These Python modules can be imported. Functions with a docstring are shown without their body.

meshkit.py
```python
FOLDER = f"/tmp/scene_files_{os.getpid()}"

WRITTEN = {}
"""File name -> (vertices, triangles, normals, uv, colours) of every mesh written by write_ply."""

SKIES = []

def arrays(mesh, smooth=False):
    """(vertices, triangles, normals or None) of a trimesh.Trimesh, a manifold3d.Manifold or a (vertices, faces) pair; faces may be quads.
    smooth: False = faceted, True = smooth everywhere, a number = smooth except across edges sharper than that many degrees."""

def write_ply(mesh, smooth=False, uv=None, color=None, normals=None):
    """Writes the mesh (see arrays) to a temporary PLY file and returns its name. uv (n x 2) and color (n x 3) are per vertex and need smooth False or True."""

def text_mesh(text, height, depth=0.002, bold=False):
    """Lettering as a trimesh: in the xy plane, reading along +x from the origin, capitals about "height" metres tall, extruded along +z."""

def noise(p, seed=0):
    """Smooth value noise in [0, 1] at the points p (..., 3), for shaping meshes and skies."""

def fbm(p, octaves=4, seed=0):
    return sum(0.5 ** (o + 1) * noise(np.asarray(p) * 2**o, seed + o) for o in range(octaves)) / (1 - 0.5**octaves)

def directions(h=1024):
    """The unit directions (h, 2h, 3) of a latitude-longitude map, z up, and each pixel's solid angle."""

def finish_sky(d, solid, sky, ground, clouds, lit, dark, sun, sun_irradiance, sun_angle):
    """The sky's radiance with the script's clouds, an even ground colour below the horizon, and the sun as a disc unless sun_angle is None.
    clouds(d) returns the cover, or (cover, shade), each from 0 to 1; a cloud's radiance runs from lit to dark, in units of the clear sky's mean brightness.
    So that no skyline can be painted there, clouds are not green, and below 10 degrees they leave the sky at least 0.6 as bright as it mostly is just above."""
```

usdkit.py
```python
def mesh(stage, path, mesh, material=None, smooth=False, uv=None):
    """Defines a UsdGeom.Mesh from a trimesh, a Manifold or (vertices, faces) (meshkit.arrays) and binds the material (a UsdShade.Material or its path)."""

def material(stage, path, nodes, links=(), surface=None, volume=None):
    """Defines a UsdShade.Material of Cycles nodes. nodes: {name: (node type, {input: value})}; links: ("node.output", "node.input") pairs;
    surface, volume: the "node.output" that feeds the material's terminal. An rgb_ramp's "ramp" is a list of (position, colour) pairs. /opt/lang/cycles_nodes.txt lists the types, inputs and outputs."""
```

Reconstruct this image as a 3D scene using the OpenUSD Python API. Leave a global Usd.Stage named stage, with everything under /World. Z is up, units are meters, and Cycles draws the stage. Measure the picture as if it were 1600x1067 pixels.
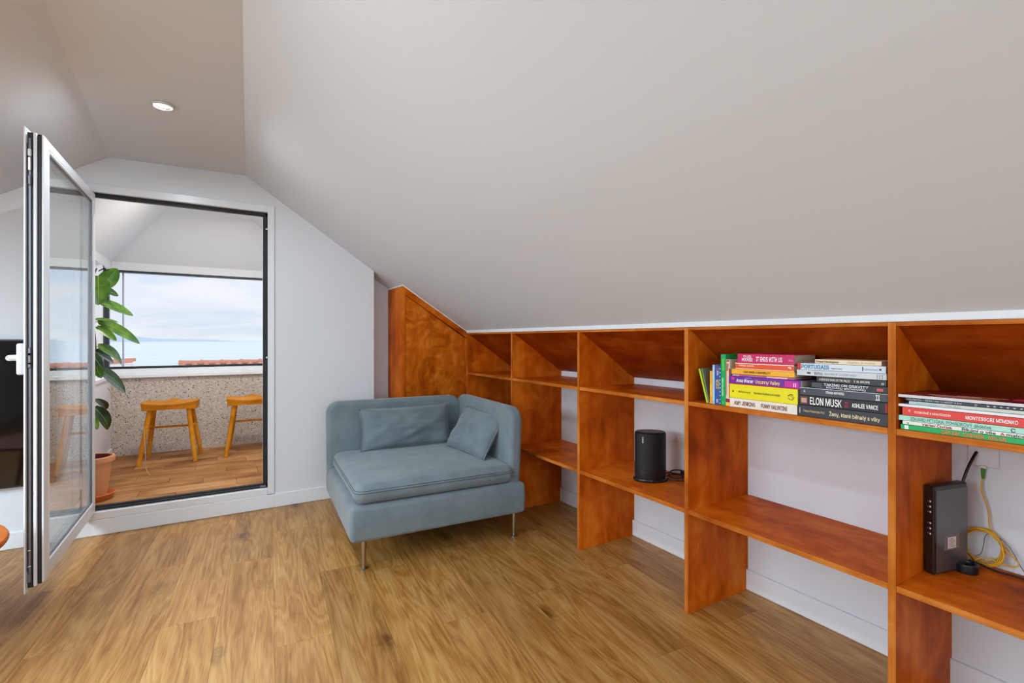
import math, random
import numpy as np
import trimesh
import manifold3d as m3
import shapely.geometry as sg
import meshkit, usdkit
from pxr import Usd, UsdGeom, UsdLux, UsdShade, Sdf, Gf

random.seed(7)
rng = np.random.default_rng(7)
stage = Usd.Stage.CreateInMemory()
UsdGeom.SetStageUpAxis(stage, UsdGeom.Tokens.z)
UsdGeom.SetStageMetersPerUnit(stage, 1.0)
UsdGeom.Xform.Define(stage, '/World')
UsdGeom.Scope.Define(stage, '/World/Looks')

# ------------------------------------------------------------------ camera
YAW = 30.81
cam = UsdGeom.Camera.Define(stage, '/World/camera')
cam.AddTranslateOp().Set(Gf.Vec3d(0, 0, 1.22))
cam.AddRotateXYZOp().Set(Gf.Vec3f(90, 0, -YAW))
cam.CreateHorizontalApertureAttr(36.0)
cam.CreateVerticalApertureAttr(36.0 * 1067 / 1600)
cam.CreateFocalLengthAttr(36.0 * 759.66 / 1600)
cam.CreateVerticalApertureOffsetAttr(-36.0 * 3.23 / 1600)
cam.CreateExposureAttr(0.16)
cam.CreateClippingRangeAttr(Gf.Vec2f(0.05, 60000))

# ------------------------------------------------------------------ sky and lights
SKY = .90
sky_mat = usdkit.material(stage, '/World/Looks/sky', {
    'g': ('texture_coordinate', {}),
    'sep': ('separate_xyz', {}),
    'grad': ('rgb_ramp', {'ramp': [(0.0, (.70, .78, .84)), (0.5, (.70, .78, .84)), (0.508, (.62, .74, .90)), (0.56, (.62, .76, .97)), (0.75, (.60, .74, .97)), (1.0, (.50, .66, .92))]}),
    'mr': ('map_range', {'from_min': -1.0, 'from_max': 1.0, 'to_min': 0.0, 'to_max': 1.0}),
    'mp': ('mapping', {'scale': (2.2, 2.2, 9.0), 'location': (3.1, 1.7, .4)}),
    'n': ('noise_texture', {'scale': 1.5, 'detail': 6.0, 'roughness': .55, 'distortion': .5}),
    'cr': ('rgb_ramp', {'ramp': [(0.0, (0, 0, 0)), (.36, (0, 0, 0)), (.6, (1, 1, 1)), (1, (1, 1, 1))]}),
    'mix': ('mix', {'color2': (.90, .93, .98)}),
    'bg': ('background_shader', {'strength': SKY}),
}, [('g.generated', 'sep.vector'), ('sep.z', 'mr.value'), ('mr.result', 'grad.fac'), ('g.generated', 'mp.vector'), ('mp.vector', 'n.vector'),
    ('n.fac', 'cr.fac'), ('cr.color', 'mix.fac'), ('grad.color', 'mix.color1'), ('mix.color', 'bg.color')], surface='bg.background')
dome = UsdLux.DomeLight.Define(stage, '/World/sky_dome')
dome.CreateIntensityAttr(1.0)
UsdShade.MaterialBindingAPI.Apply(dome.GetPrim()).Bind(sky_mat)


def rect_light(name, centre, target, w, h, radiance, color=(1, 1, 1)):
    """Added area light filling one of the added, unseen windows."""
    l = UsdLux.RectLight.Define(stage, '/World/' + name)
    l.CreateWidthAttr(w); l.CreateHeightAttr(h); l.CreateIntensityAttr(radiance); l.CreateColorAttr(Gf.Vec3f(*color))
    z = np.array(centre, float) - np.array(target, float); z /= np.linalg.norm(z)
    x = np.cross([0, 0, 1], z); x /= np.linalg.norm(x); y = np.cross(z, x)
    m = Gf.Matrix4d(*x, 0, *y, 0, *z, 0, *map(float, centre), 1)
    l.AddTransformOp().Set(m)
    return l


# added fill lights, set in the added roof windows and the added rear window
rect_light('roof_window_daylight', (-1.16, 1.45, 2.05), (-0.63, 1.45, 1.20), 1.5, .74, 3.0, (.71, .88, 1.025))
rect_light('low_roof_window_daylight', (-2.02, 1.3, 1.468), (-1.49, 1.3, .618), 3.1, .70, 12.6, (.71, .88, 1.025))
rect_light('rear_window_daylight', (0.0, -2.55, 1.35), (0.0, 3.0, 1.35), 2.2, 1.3, 3.9, (.71, .88, 1.025))

# ------------------------------------------------------------------ naming helpers
taken = {}


def unique(path):
    n = taken.get(path, -1) + 1
    taken[path] = n
    return path if n == 0 else f'{path}_{n:03d}'


def tag(prim, label=None, cat=None, group=None, kind=None):
    for k, v in (('label', label), ('category', cat), ('group', group), ('kind', kind)):
        if v:
            prim.SetCustomDataByKey(k, v)
    return prim


class Thing:
    def __init__(self, name, label=None, cat=None, base=(0, 0, 0), rz=0.0, local=False, group=None, kind=None):
        self.path = unique('/World/' + name)
        x = UsdGeom.Xform.Define(stage, self.path)
        x.AddTranslateOp().Set(Gf.Vec3d(*map(float, base)))
        if rz:
            x.AddRotateZOp().Set(float(rz))
        self.base, self.local, self.prim = np.array(base, float), local, x.GetPrim()
        tag(self.prim, label, cat, group, kind)

    def part(self, name, mesh, mat, smooth=False, label=None, parent=None, kind=None):
        v, f = tm(mesh)
        if not self.local:
            v = v - self.base
        p = unique((parent or self.path) + '/' + name)
        m = usdkit.mesh(stage, p, trimesh.Trimesh(v, f, process=False), M[mat], smooth=smooth)
        tag(m.GetPrim(), label, None, None, kind)
        return p


def single(name, mesh, mat, label=None, cat=None, smooth=False, group=None, kind=None):
    p = unique('/World/' + name)
    v, f = tm(mesh)
    m = usdkit.mesh(stage, p, trimesh.Trimesh(v, f, process=False), M[mat], smooth=smooth)
    tag(m.GetPrim(), label, cat, group, kind)
    return p


def copy_of(src, name, label, cat, base, rz=0.0, group=None):
    p = unique('/World/' + name)
    x = UsdGeom.Xform.Define(stage, p)
    x.GetPrim().GetReferences().AddInternalReference(src.path)
    x.ClearXformOpOrder()
    t = x.GetPrim().GetAttribute('xformOp:translate')
    x.MakeMatrixXform() if False else None
    ops = UsdGeom.Xformable(x)
    if t:
        t.Set(Gf.Vec3d(*map(float, base)))
    ops.SetXformOpOrder([UsdGeom.XformOp(t)])
    if rz:
        ops.AddRotateZOp(opSuffix='turn').Set(float(rz))
    x.GetPrim().SetInstanceable(True)
    tag(x.GetPrim(), label, cat, group)
    return p


# ------------------------------------------------------------------ mesh helpers
def tm(mesh):
    if hasattr(mesh, 'to_mesh'):
        m = mesh.to_mesh()
        return np.array(m.vert_properties[:, :3], float), np.array(m.tri_verts, int)
    if isinstance(mesh, (tuple, list)) and not isinstance(mesh[0], trimesh.Trimesh):
        v, f = np.asarray(mesh[0], float), np.asarray(mesh[1], int)
        if f.shape[1] == 4:
            f = np.vstack([f[:, [0, 1, 2]], f[:, [0, 2, 3]]])
        return v, f
    if isinstance(mesh, (tuple, list)):
        mesh = cat_(mesh)
    return np.array(mesh.vertices), np.array(mesh.faces)


def cat_(ms):
    ms = [trimesh.Trimesh(*tm(m), process=False) for m in ms]
    return trimesh.util.concatenate(ms)


def box(x0, x1, y0, y1, z0, z1, bev=0.0):
    lo, hi = np.minimum([x0, y0, z0], [x1, y1, z1]), np.maximum([x0, y0, z0], [x1, y1, z1])
    if bev <= 0:
        m = trimesh.creation.box(hi - lo); m.apply_translation((lo + hi) / 2)
        return m
    b = min(bev, *(0.45 * (hi - lo)))
    pts = []
    for s in np.ndindex(2, 2, 2):
        c = np.where(s, hi, lo); d = np.where(s, -b, b)
        for k in range(3):
            q = c + d; q[k] = c[k]
            pts.append(q)
    return hull(pts)


def hull(pts):
    return trimesh.Trimesh(*tm(m3.Manifold.hull_points(np.asarray(pts, float))), process=False)


def spheres_hull(pts, r, seg=20):
    s = np.array(trimesh.creation.uv_sphere(1.0, count=[seg // 2, seg]).vertices)
    r = np.broadcast_to(r, (len(pts),))
    return m3.Manifold.hull_points(np.vstack([np.asarray(p, float) + s * q for p, q in zip(pts, r)]))


def soft_box(x0, x1, y0, y1, z0, z1, r, seg=20):
    return spheres_hull([(x, y, z) for x in (x0 + r, x1 - r) for y in (y0 + r, y1 - r) for z in (z0 + r, z1 - r)], r, seg)


def prism(poly, axis, a, b):
    """Extrudes a 2-D outline. axis 'X': outline in (y, z); 'Y': (x, z); 'Z': (x, y)."""
    g = sg.Polygon(poly)
    m = trimesh.creation.extrude_polygon(g if g.exterior.is_ccw else sg.polygon.orient(g), abs(b - a), engine='earcut')
    v = np.array(m.vertices)
    lo = min(a, b)
    u, w, t = v[:, 0], v[:, 1], v[:, 2] + lo
    f = np.array(m.faces)
    if axis == 'Z':
        return v * [1, 1, 0] + np.stack([0 * t, 0 * t, t], 1), f
    if axis == 'X':
        return np.stack([t, u, w], 1), f
    return np.stack([u, t, w], 1), f[:, ::-1]


def tube(pts, r, sides=10, closed=False, samples=0):
    p = np.asarray(pts, float)
    if samples:
        from scipy.interpolate import CubicSpline
        t = np.r_[0, np.cumsum(np.linalg.norm(np.diff(p, axis=0), axis=1))]
        p = CubicSpline(t, p)(np.linspace(0, t[-1], samples))
    n = len(p)
    T = (np.roll(p, -1, 0) - np.roll(p, 1, 0)) if closed else np.gradient(p, axis=0)
    T /= np.linalg.norm(T, axis=1, keepdims=True) + 1e-12
    A = np.zeros_like(p)
    a = np.cross(T[0], [0, 0, 1.0] if abs(T[0][2]) < .9 else [1.0, 0, 0])
    for i in range(n):
        a = a - T[i] * (a @ T[i]); a /= np.linalg.norm(a); A[i] = a
    B = np.cross(T, A)
    r = np.interp(np.linspace(0, 1, n), np.linspace(0, 1, np.size(r)), np.atleast_1d(r))
    ang = np.arange(sides) * 2 * np.pi / sides
    v = p[:, None] + r[:, None, None] * (np.cos(ang)[None, :, None] * A[:, None] + np.sin(ang)[None, :, None] * B[:, None])
    v = v.reshape(-1, 3); f = []
    m = n if closed else n - 1
    for i in range(m):
        for j in range(sides):
            a0, a1 = i * sides + j, i * sides + (j + 1) % sides
            b0, b1 = ((i + 1) % n) * sides + j, ((i + 1) % n) * sides + (j + 1) % sides
            f += [(a0, a1, b1), (a0, b1, b0)]
    if not closed:
        c0, c1 = len(v), len(v) + 1
        v = np.vstack([v, p[0], p[-1]])
        for j in range(sides):
            f += [(c0, (j + 1) % sides, j), (c1, (n - 1) * sides + j, (n - 1) * sides + (j + 1) % sides)]
    return trimesh.Trimesh(v, f, process=False)


def lathe(profile, centre=(0, 0, 0), seg=40, sx=1.0, sy=1.0):
    """profile: (r, z) pairs from the bottom axis to the top axis, turned round the vertical."""
    pr = np.asarray(profile, float); ang = np.arange(seg) * 2 * np.pi / seg
    v = np.stack([pr[:, 0][:, None] * np.cos(ang) * sx, pr[:, 0][:, None] * np.sin(ang) * sy, np.repeat(pr[:, 1][:, None], seg, 1)], -1)
    f = []
    for i in range(len(pr) - 1):
        for j in range(seg):
            a, b, c, d = i * seg + j, i * seg + (j + 1) % seg, (i + 1) * seg + (j + 1) % seg, (i + 1) * seg + j
            f += [(a, b, c), (a, c, d)]
    return trimesh.Trimesh(v.reshape(-1, 3) + np.asarray(centre, float), f, process=False)


def rot_z(v, deg, about=(0, 0, 0)):
    t = np.radians(deg); c, s = np.cos(t), np.sin(t); about = np.asarray(about, float)
    return (np.asarray(v) - about) @ np.array([[c, s, 0], [-s, c, 0], [0, 0, 1]]) + about


def frame_mesh(mesh, origin, ex, ey, ez):
    v, f = tm(mesh)
    R = np.array([ex, ey, ez], float)
    v = v @ R + np.asarray(origin, float)
    if np.linalg.det(R) < 0:
        f = f[:, ::-1]
    return trimesh.Trimesh(v, f, process=False)


# ------------------------------------------------------------------ materials
M = {}


def S(r, g=None, b=None):
    """sRGB 0-255 to linear."""
    c = np.array([r, g, b] if g is not None else [r] * 3, float) / 255
    return tuple(np.where(c <= .04045, c / 12.92, ((c + .055) / 1.055) ** 2.4))


def plain(name, col, rough=.5, metallic=0., spec=None, bump=0., scale=60., **kw):
    p = {'base_color': col, 'roughness': rough, 'metallic': metallic, **kw}
    nodes, links = {'p': ('principled_bsdf', p)}, []
    if bump:
        nodes |= {'g': ('geometry', {}), 'n': ('noise_texture', {'scale': scale, 'detail': 4.0}), 'b': ('bump', {'strength': bump, 'distance': .002})}
        links += [('g.position', 'n.vector'), ('n.fac', 'b.height'), ('b.normal', 'p.normal')]
    M[name] = usdkit.material(stage, '/World/Looks/' + name, nodes, links, surface='p.BSDF')


def stained(name, axis, dark, mid, light, rough=.38, blotch=2.3, stripe=(.8, 6.5), figure=.8, local=False, spec=.05):
    """Wood with its grain along one world axis: streaks, blotchy stain and some curly figure."""
    sc = [stripe[1]] * 3; sc['XYZ'.index(axis)] = stripe[0]
    nodes = {
        'g': ('texture_coordinate', {}) if local else ('geometry', {}), 'o': ('object_info', {}), 'm': ('math', {'math_type': 'multiply', 'value2': 23.0}),
        'a': ('vector_math', {'math_type': 'add'}), 'mp': ('mapping', {'scale': tuple(sc)}),
        'n1': ('noise_texture', {'scale': 2.2, 'detail': 7.0, 'roughness': .62, 'distortion': .35}),
        'n2': ('noise_texture', {'scale': blotch, 'detail': 3.0, 'roughness': .55, 'distortion': .8}),
        'n3': ('noise_texture', {'scale': 4.0, 'detail': 2.0, 'roughness': .5, 'distortion': 3.5}),
        'k1': ('mix_float', {'fac': .62}), 'k2': ('mix_float', {'fac': .22 * figure}),
        'r': ('rgb_ramp', {'ramp': [(0, dark), (.36, dark), (.5, mid), (.64, light), (1, light)]}),
        'b': ('bump', {'strength': .05, 'distance': .002}),
        'p': ('principled_bsdf', {'roughness': rough, 'specular_ior_level': spec}),
    }
    links = [(('g.object' if local else 'g.position'), 'a.vector1'), ('o.random', 'm.value1'), ('m.value', 'a.vector2'), ('a.vector', 'mp.vector'), ('mp.vector', 'n1.vector'),
             ('a.vector', 'n2.vector'), ('a.vector', 'n3.vector'), ('n1.fac', 'k1.a'), ('n2.fac', 'k1.b'), ('k1.result', 'k2.a'), ('n3.fac', 'k2.b'),
             ('k2.result', 'r.fac'), ('r.color', 'p.base_color'), ('n1.fac', 'b.height'), ('b.normal', 'p.normal')]
    M[name] = usdkit.material(stage, '/World/Looks/' + name, nodes, links, surface='p.BSDF')


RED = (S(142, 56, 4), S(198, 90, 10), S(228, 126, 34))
stained('shaded_ply_y', 'Y', S(112, 36, 2), S(148, 58, 6), S(176, 84, 22))  # shade on the downward-facing sloped panels, put into a darker, redder colour
for ax in 'XYZ':
    stained('stained_ply_' + ax.lower(), ax, *RED)
stained('stained_door', 'Z', S(154, 66, 6), S(200, 100, 18), S(226, 136, 48), figure=2.0, blotch=3.0)
stained('stained_edge_z', 'Z', S(150, 72, 18), S(190, 104, 36), S(216, 138, 64), rough=.45, stripe=(.6, 60.))
stained('stained_edge_y', 'Y', S(150, 72, 18), S(190, 104, 36), S(216, 138, 64), rough=.45, stripe=(.6, 60.))
stained('honey_wood', 'X', S(178, 104, 16), S(204, 132, 34), S(222, 156, 58), rough=.4, local=True)
stained('table_wood', 'Y', S(150, 70, 20), S(178, 92, 34), S(198, 114, 52), rough=.3)
stained('brown_tile', 'X', S(112, 70, 36), S(162, 112, 66), S(200, 150, 100), rough=.42, stripe=(.8, 15.), blotch=1.2, figure=.2)

PLANK_AZ = 4.3
M['oak'] = usdkit.material(stage, '/World/Looks/oak', {
    'g': ('geometry', {}), 'o': ('object_info', {}), 'm': ('math', {'math_type': 'multiply', 'value2': 31.0}), 'a': ('vector_math', {'math_type': 'add'}),
    'rt': ('mapping', {'rotation': (0, 0, math.radians(PLANK_AZ))}),
    'm1': ('mapping', {'scale': (1.0, .11, 1.0)}), 'm2': ('mapping', {'scale': (130., 2.6, 1.0)}), 'm3': ('mapping', {'scale': (7.5, .85, 1.0)}), 'm4': ('mapping', {'scale': (1.0, .5, 1.0)}),
    'w': ('noise_texture', {'scale': 4.6, 'detail': 4.0, 'roughness': .5, 'distortion': .3}),
    'ml': ('math', {'math_type': 'multiply', 'value2': 38.0}), 'fr': ('math', {'math_type': 'pingpong', 'value2': 1.0}),
    'n2': ('noise_texture', {'scale': 2.0, 'detail': 5.0, 'roughness': .7}), 'n3': ('noise_texture', {'scale': 1.6, 'detail': 7.0, 'roughness': .66, 'distortion': .4}),
    'k1': ('mix_float', {'fac': .79}), 'k2': ('mix_float', {'fac': .50}),
    'r': ('rgb_ramp', {'ramp': [(0, S(112, 74, 38)), (.36, S(142, 98, 54)), (.45, S(170, 124, 76)), (.53, S(189, 144, 93)), (.62, S(204, 162, 110)), (1, S(214, 176, 126))]}),
    'v': ('voronoi_texture', {'scale': 3.4, 'randomness': 1.0}), 'nv': ('noise_texture', {'scale': 30.0, 'detail': 2.0}), 'va': ('math', {'math_type': 'multiply_add', 'value2': .16}),
    'vr': ('rgb_ramp', {'ramp': [(0, (1, 1, 1)), (.11, (1, 1, 1)), (.17, (.45, .45, .45)), (.26, (0, 0, 0)), (1, (0, 0, 0))]}), 'vk': ('mix', {'color2': S(96, 58, 24)}), 'vm': ('math', {'math_type': 'multiply', 'value2': .85}),
    'tn': ('map_range', {'from_min': 0., 'from_max': 1., 'to_min': .72, 'to_max': .92}), 'hs': ('hsv', {'hue': .5, 'saturation': 1.12}),
    'b': ('bump', {'strength': .12, 'distance': .002}), 'p': ('principled_bsdf', {'roughness': .40}),
}, [('g.position', 'rt.vector'), ('rt.vector', 'a.vector1'), ('o.random', 'm.value1'), ('m.value', 'a.vector2'), ('a.vector', 'm1.vector'), ('a.vector', 'm2.vector'), ('a.vector', 'm3.vector'), ('a.vector', 'm4.vector'),
    ('m1.vector', 'w.vector'), ('w.fac', 'ml.value1'), ('ml.value', 'fr.value1'), ('m2.vector', 'n2.vector'), ('m3.vector', 'n3.vector'),
    ('fr.value', 'k1.a'), ('n2.fac', 'k1.b'), ('k1.result', 'k2.a'), ('n3.fac', 'k2.b'), ('k2.result', 'r.fac'), ('o.random', 'tn.value'), ('tn.result', 'hs.value'),
    ('m4.vector', 'v.vector'), ('a.vector', 'nv.vector'), ('nv.fac', 'va.value1'), ('v.distance', 'va.value3'), ('va.value', 'vr.fac'), ('vr.color', 'vm.value1'), ('vm.value', 'vk.fac'), ('r.color', 'vk.color1'), ('vk.color', 'hs.color'),
    ('hs.color', 'p.base_color'), ('n2.fac', 'b.height'), ('b.normal', 'p.normal')], surface='p.BSDF')

plain('wall_white', S(226, 227, 229), .7, bump=.05, scale=40)
plain('ceiling_white', S(220, 222, 224), .75, bump=.05, scale=40)
plain('gloss_white', S(234, 235, 236), .35)
plain('frame_white', S(232, 233, 235), .3)
plain('handle_white', S(204, 204, 202), .4)
plain('sill_white', S(236, 238, 241), .35)
plain('grey_seal', S(40, 40, 42), .5)
plain('dark_seal', S(22, 22, 24), .45)
plain('aluminium', S(168, 170, 174), .32, metallic=1.0)
plain('grey_metal', S(130, 132, 138), .4, metallic=.8)
plain('brass', S(176, 164, 140), .3, metallic=1.0)
plain('black_plastic', S(20, 20, 22), .38)
plain('black_mesh', S(16, 16, 18), .6, bump=.3, scale=900)
plain('black_gloss', S(34, 28, 26), .12)
plain('router_face', S(74, 66, 64), .22, specular_ior_level=.9)
plain('tv_screen', S(10, 10, 11), .06)
plain('yellow_cable', S(226, 166, 24), .4)
plain('green_plastic', S(70, 130, 40), .4)
plain('grey_cable', S(120, 118, 116), .5)
plain('terracotta', S(214, 146, 98), .75, bump=.2, scale=80)
plain('terracotta_dark', S(206, 112, 52), .7, bump=.2, scale=80)
plain('soil', S(60, 42, 34), .95, bump=.8, scale=120)
plain('inner_pot', S(120, 44, 38), .5)
plain('stem', S(96, 72, 46), .8)
plain('pale_twine', S(214, 190, 168), .8)
plain('paper', S(226, 214, 194), .85, bump=.3, scale=500)
plain('page_grey', S(190, 172, 148), .85, bump=.3, scale=500)
plain('lamp_ring', S(206, 204, 202), .4)
plain('roof_tile', S(222, 146, 116), .8, bump=.5, scale=20)
plain('roof_mortar', S(196, 172, 156), .9, bump=.5, scale=20)
plain('plaster_white', S(238, 234, 232), .9)
plain('hill_haze', S(196, 212, 228), 1.0)  # haze of distance is put into the hill colour
plain('label_white', S(226, 206, 194), .6)
plain('label_grey', S(120, 108, 100), .6)
plain('sash_grey', S(176, 184, 198), .4)
plain('chrome', S(220, 220, 222), .15, metallic=1.0)

M['lamp_glow'] = usdkit.material(stage, '/World/Looks/lamp_glow', {'e': ('emission', {'color': (1.0, .93, .84), 'strength': 1.1})}, [], surface='e.emission')
M['glass'] = usdkit.material(stage, '/World/Looks/glass', {'p': ('glass_bsdf', {'color': (.985, .995, .99), 'roughness': 0.0, 'IOR': 1.5})}, [], surface='p.BSDF')
M['window_glass'] = usdkit.material(stage, '/World/Looks/window_glass', {'p': ('principled_bsdf', {'base_color': (.8, .85, .9), 'alpha': .02, 'roughness': .3, 'specular_ior_level': 0.0})}, [], surface='p.BSDF')
M['sea'] = usdkit.material(stage, '/World/Looks/sea', {'g': ('geometry', {}), 'mp': ('mapping', {'scale': (.0004, .003, 1)}), 'n': ('noise_texture', {'scale': 1.0, 'detail': 4.0}),
    'r': ('rgb_ramp', {'ramp': [(0, S(204, 216, 225)), (.4, S(212, 223, 231)), (.6, S(226, 234, 240)), (1, S(234, 240, 245))]}), 'p': ('principled_bsdf', {'roughness': .35})},
    [('g.position', 'mp.vector'), ('mp.vector', 'n.vector'), ('n.fac', 'r.fac'), ('r.color', 'p.base_color')], surface='p.BSDF')


def speckle(name):
    """Washed aggregate: chips of brown, black and white stone in a pale cement."""
    nodes = {'g': ('geometry', {}), 'v': ('voronoi_texture', {'scale': 75.0, 'randomness': 1.0}), 'v2': ('voronoi_texture', {'scale': 42.0}), 'sc': ('separate_color', {}), 'sc2': ('separate_color', {}),
             'n': ('noise_texture', {'scale': 3.0, 'detail': 3.0}),
             'r': ('rgb_ramp', {'interpolate': False, 'ramp': [(0, S(70, 56, 50)), (.09, S(124, 96, 76)), (.24, S(170, 146, 126)), (.45, S(206, 190, 172)), (.68, S(236, 230, 222)), (1, S(236, 230, 222))]}),
             'r2': ('rgb_ramp', {'interpolate': False, 'ramp': [(0, (0, 0, 0)), (.90, (1, 1, 1)), (1, (1, 1, 1))]}),
             'd': ('rgb_ramp', {'ramp': [(0, (1, 1, 1)), (.25, (1, 1, 1)), (.42, (0, 0, 0)), (1, (0, 0, 0))]}),
             'mx': ('mix', {'color1': S(200, 188, 178)}), 'mm': ('math', {'math_type': 'multiply'}), 'mk': ('mix', {'color2': S(34, 26, 24)}),
             'b': ('bump', {'strength': .3, 'distance': .003}), 'p': ('principled_bsdf', {'roughness': .8})}
    links = [('g.position', 'v.vector'), ('g.position', 'v2.vector'), ('v.color', 'sc.color'), ('sc.r', 'r.fac'), ('v.distance', 'd.fac'), ('d.color', 'mx.fac'), ('r.color', 'mx.color2'),
             ('v2.color', 'sc2.color'), ('sc2.g', 'r2.fac'), ('r2.color', 'mm.value1'), ('d.color', 'mm.value2'), ('mm.value', 'mk.fac'), ('mx.color', 'mk.color1'), ('mk.color', 'p.base_color'),
             ('v.distance', 'b.height'), ('b.normal', 'p.normal')]
    M[name] = usdkit.material(stage, '/World/Looks/' + name, nodes, links, surface='p.BSDF')


speckle('aggregate')


def fabric(name, col, light):
    nodes = {'g': ('geometry', {}), 'n': ('noise_texture', {'scale': 9.0, 'detail': 4.0, 'roughness': .6}), 'f': ('noise_texture', {'scale': 420.0, 'detail': 2.0}),
             'k': ('mix_float', {'fac': .45}), 'r': ('rgb_ramp', {'ramp': [(0, col), (.35, col), (.65, light), (1, light)]}),
             'b': ('bump', {'strength': .25, 'distance': .0015}), 'p': ('principled_bsdf', {'roughness': .9, 'sheen_weight': .25, 'sheen_roughness': .5})}
    links = [('g.position', 'n.vector'), ('g.position', 'f.vector'), ('n.fac', 'k.a'), ('f.fac', 'k.b'), ('k.result', 'r.fac'), ('r.color', 'p.base_color'), ('f.fac', 'b.height'), ('b.normal', 'p.normal')]
    M[name] = usdkit.material(stage, '/World/Looks/' + name, nodes, links, surface='p.BSDF')


fabric('sofa_fabric', S(98, 111, 115), S(119, 132, 135))
fabric('cushion_fabric', S(94, 106, 110), S(114, 126, 129))
plain('seam_dark', S(72, 84, 89), .9)


def leaf_mat(name, dark, light, rough=.3):
    nodes = {'c': ('texture_coordinate', {}), 'n': ('noise_texture', {'scale': 12.0, 'detail': 3.0}), 'r': ('rgb_ramp', {'ramp': [(0, dark), (.4, dark), (.65, light), (1, light)]}),
             'p': ('principled_bsdf', {'roughness': rough}), 't': ('translucent_bsdf', {}), 'm': ('mix_closure', {'fac': .25})}
    links = [('c.object', 'n.vector'), ('n.fac', 'r.fac'), ('r.color', 'p.base_color'), ('r.color', 't.color'), ('p.BSDF', 'm.closure1'), ('t.BSDF', 'm.closure2')]
    M[name] = usdkit.material(stage, '/World/Looks/' + name, nodes, links, surface='m.closure')


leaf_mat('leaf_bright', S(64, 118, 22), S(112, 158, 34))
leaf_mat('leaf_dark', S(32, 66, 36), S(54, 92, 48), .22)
plain('leaf_rib', S(150, 176, 84), .5)


def colour(name, rgb, rough=.5):
    if name not in M:
        plain(name, S(*rgb), rough)
    return name


# ------------------------------------------------------------------ the room: fixed measures
YD, YR = 3.93, 4.14            # door wall face, back of the recess behind the cupboard
XS, XW = 1.7775, 2.2105        # bookcase front, knee wall behind it
XL = -2.75                     # left knee wall
YB = -3.0                      # rear gable
X0, X1 = -0.755, 0.284         # door frame seal
XE = 1.05                      # where the door wall ends at the recess


def crease_r(y):
    return 0.144 - 0.0419 * (YD - y), 2.383 + 0.0285 * (YD - y)


def crease_l(y):
    z = 2.366 + 0.0285 * (YD - y)
    return -0.613 + (z - 2.366) / .631, z


def left_z(x):
    return 2.366 + .631 * (x + .613)


# floor: oak planks laid a few degrees off the room's axis
fl = Thing('floor', kind='structure', label='warm oak plank floor of the attic room')
fl.part('subfloor', box(XL - .1, XW + .1, YB - .1, YR + .06, -.12, -.012), 'stem')
t = math.radians(PLANK_AZ); ed, ep = np.array([math.sin(t), math.cos(t)]), np.array([math.cos(t), -math.sin(t)])
room_poly = sg.box(XL, YB, XW + .02, YR + .02)
PW, PL = .216, 1.29
known = {-2: 2.50, -1: 3.04, 0: 3.43, 1: 2.73}
for row in range(-16, 13):
    p0 = .018 + row * PW
    off = known.get(row, (row * .517 * PL) % PL)
    for k in range(-7, 8):
        q0 = off + k * PL
        g = .0004
        quad = [ep * (p0 + g) + ed * (q0 + g), ep * (p0 + PW - g) + ed * (q0 + g), ep * (p0 + PW - g) + ed * (q0 + PL - g), ep * (p0 + g) + ed * (q0 + PL - g)]
        c = sg.Polygon(quad).intersection(room_poly)
        if c.is_empty or c.area < .004 or c.geom_type != 'Polygon':
            continue
        dz = rng.uniform(-.0004, 0)
        fl.part('plank', prism(list(c.exterior.coords)[:-1], 'Z', -.012, dz), 'oak')

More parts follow.
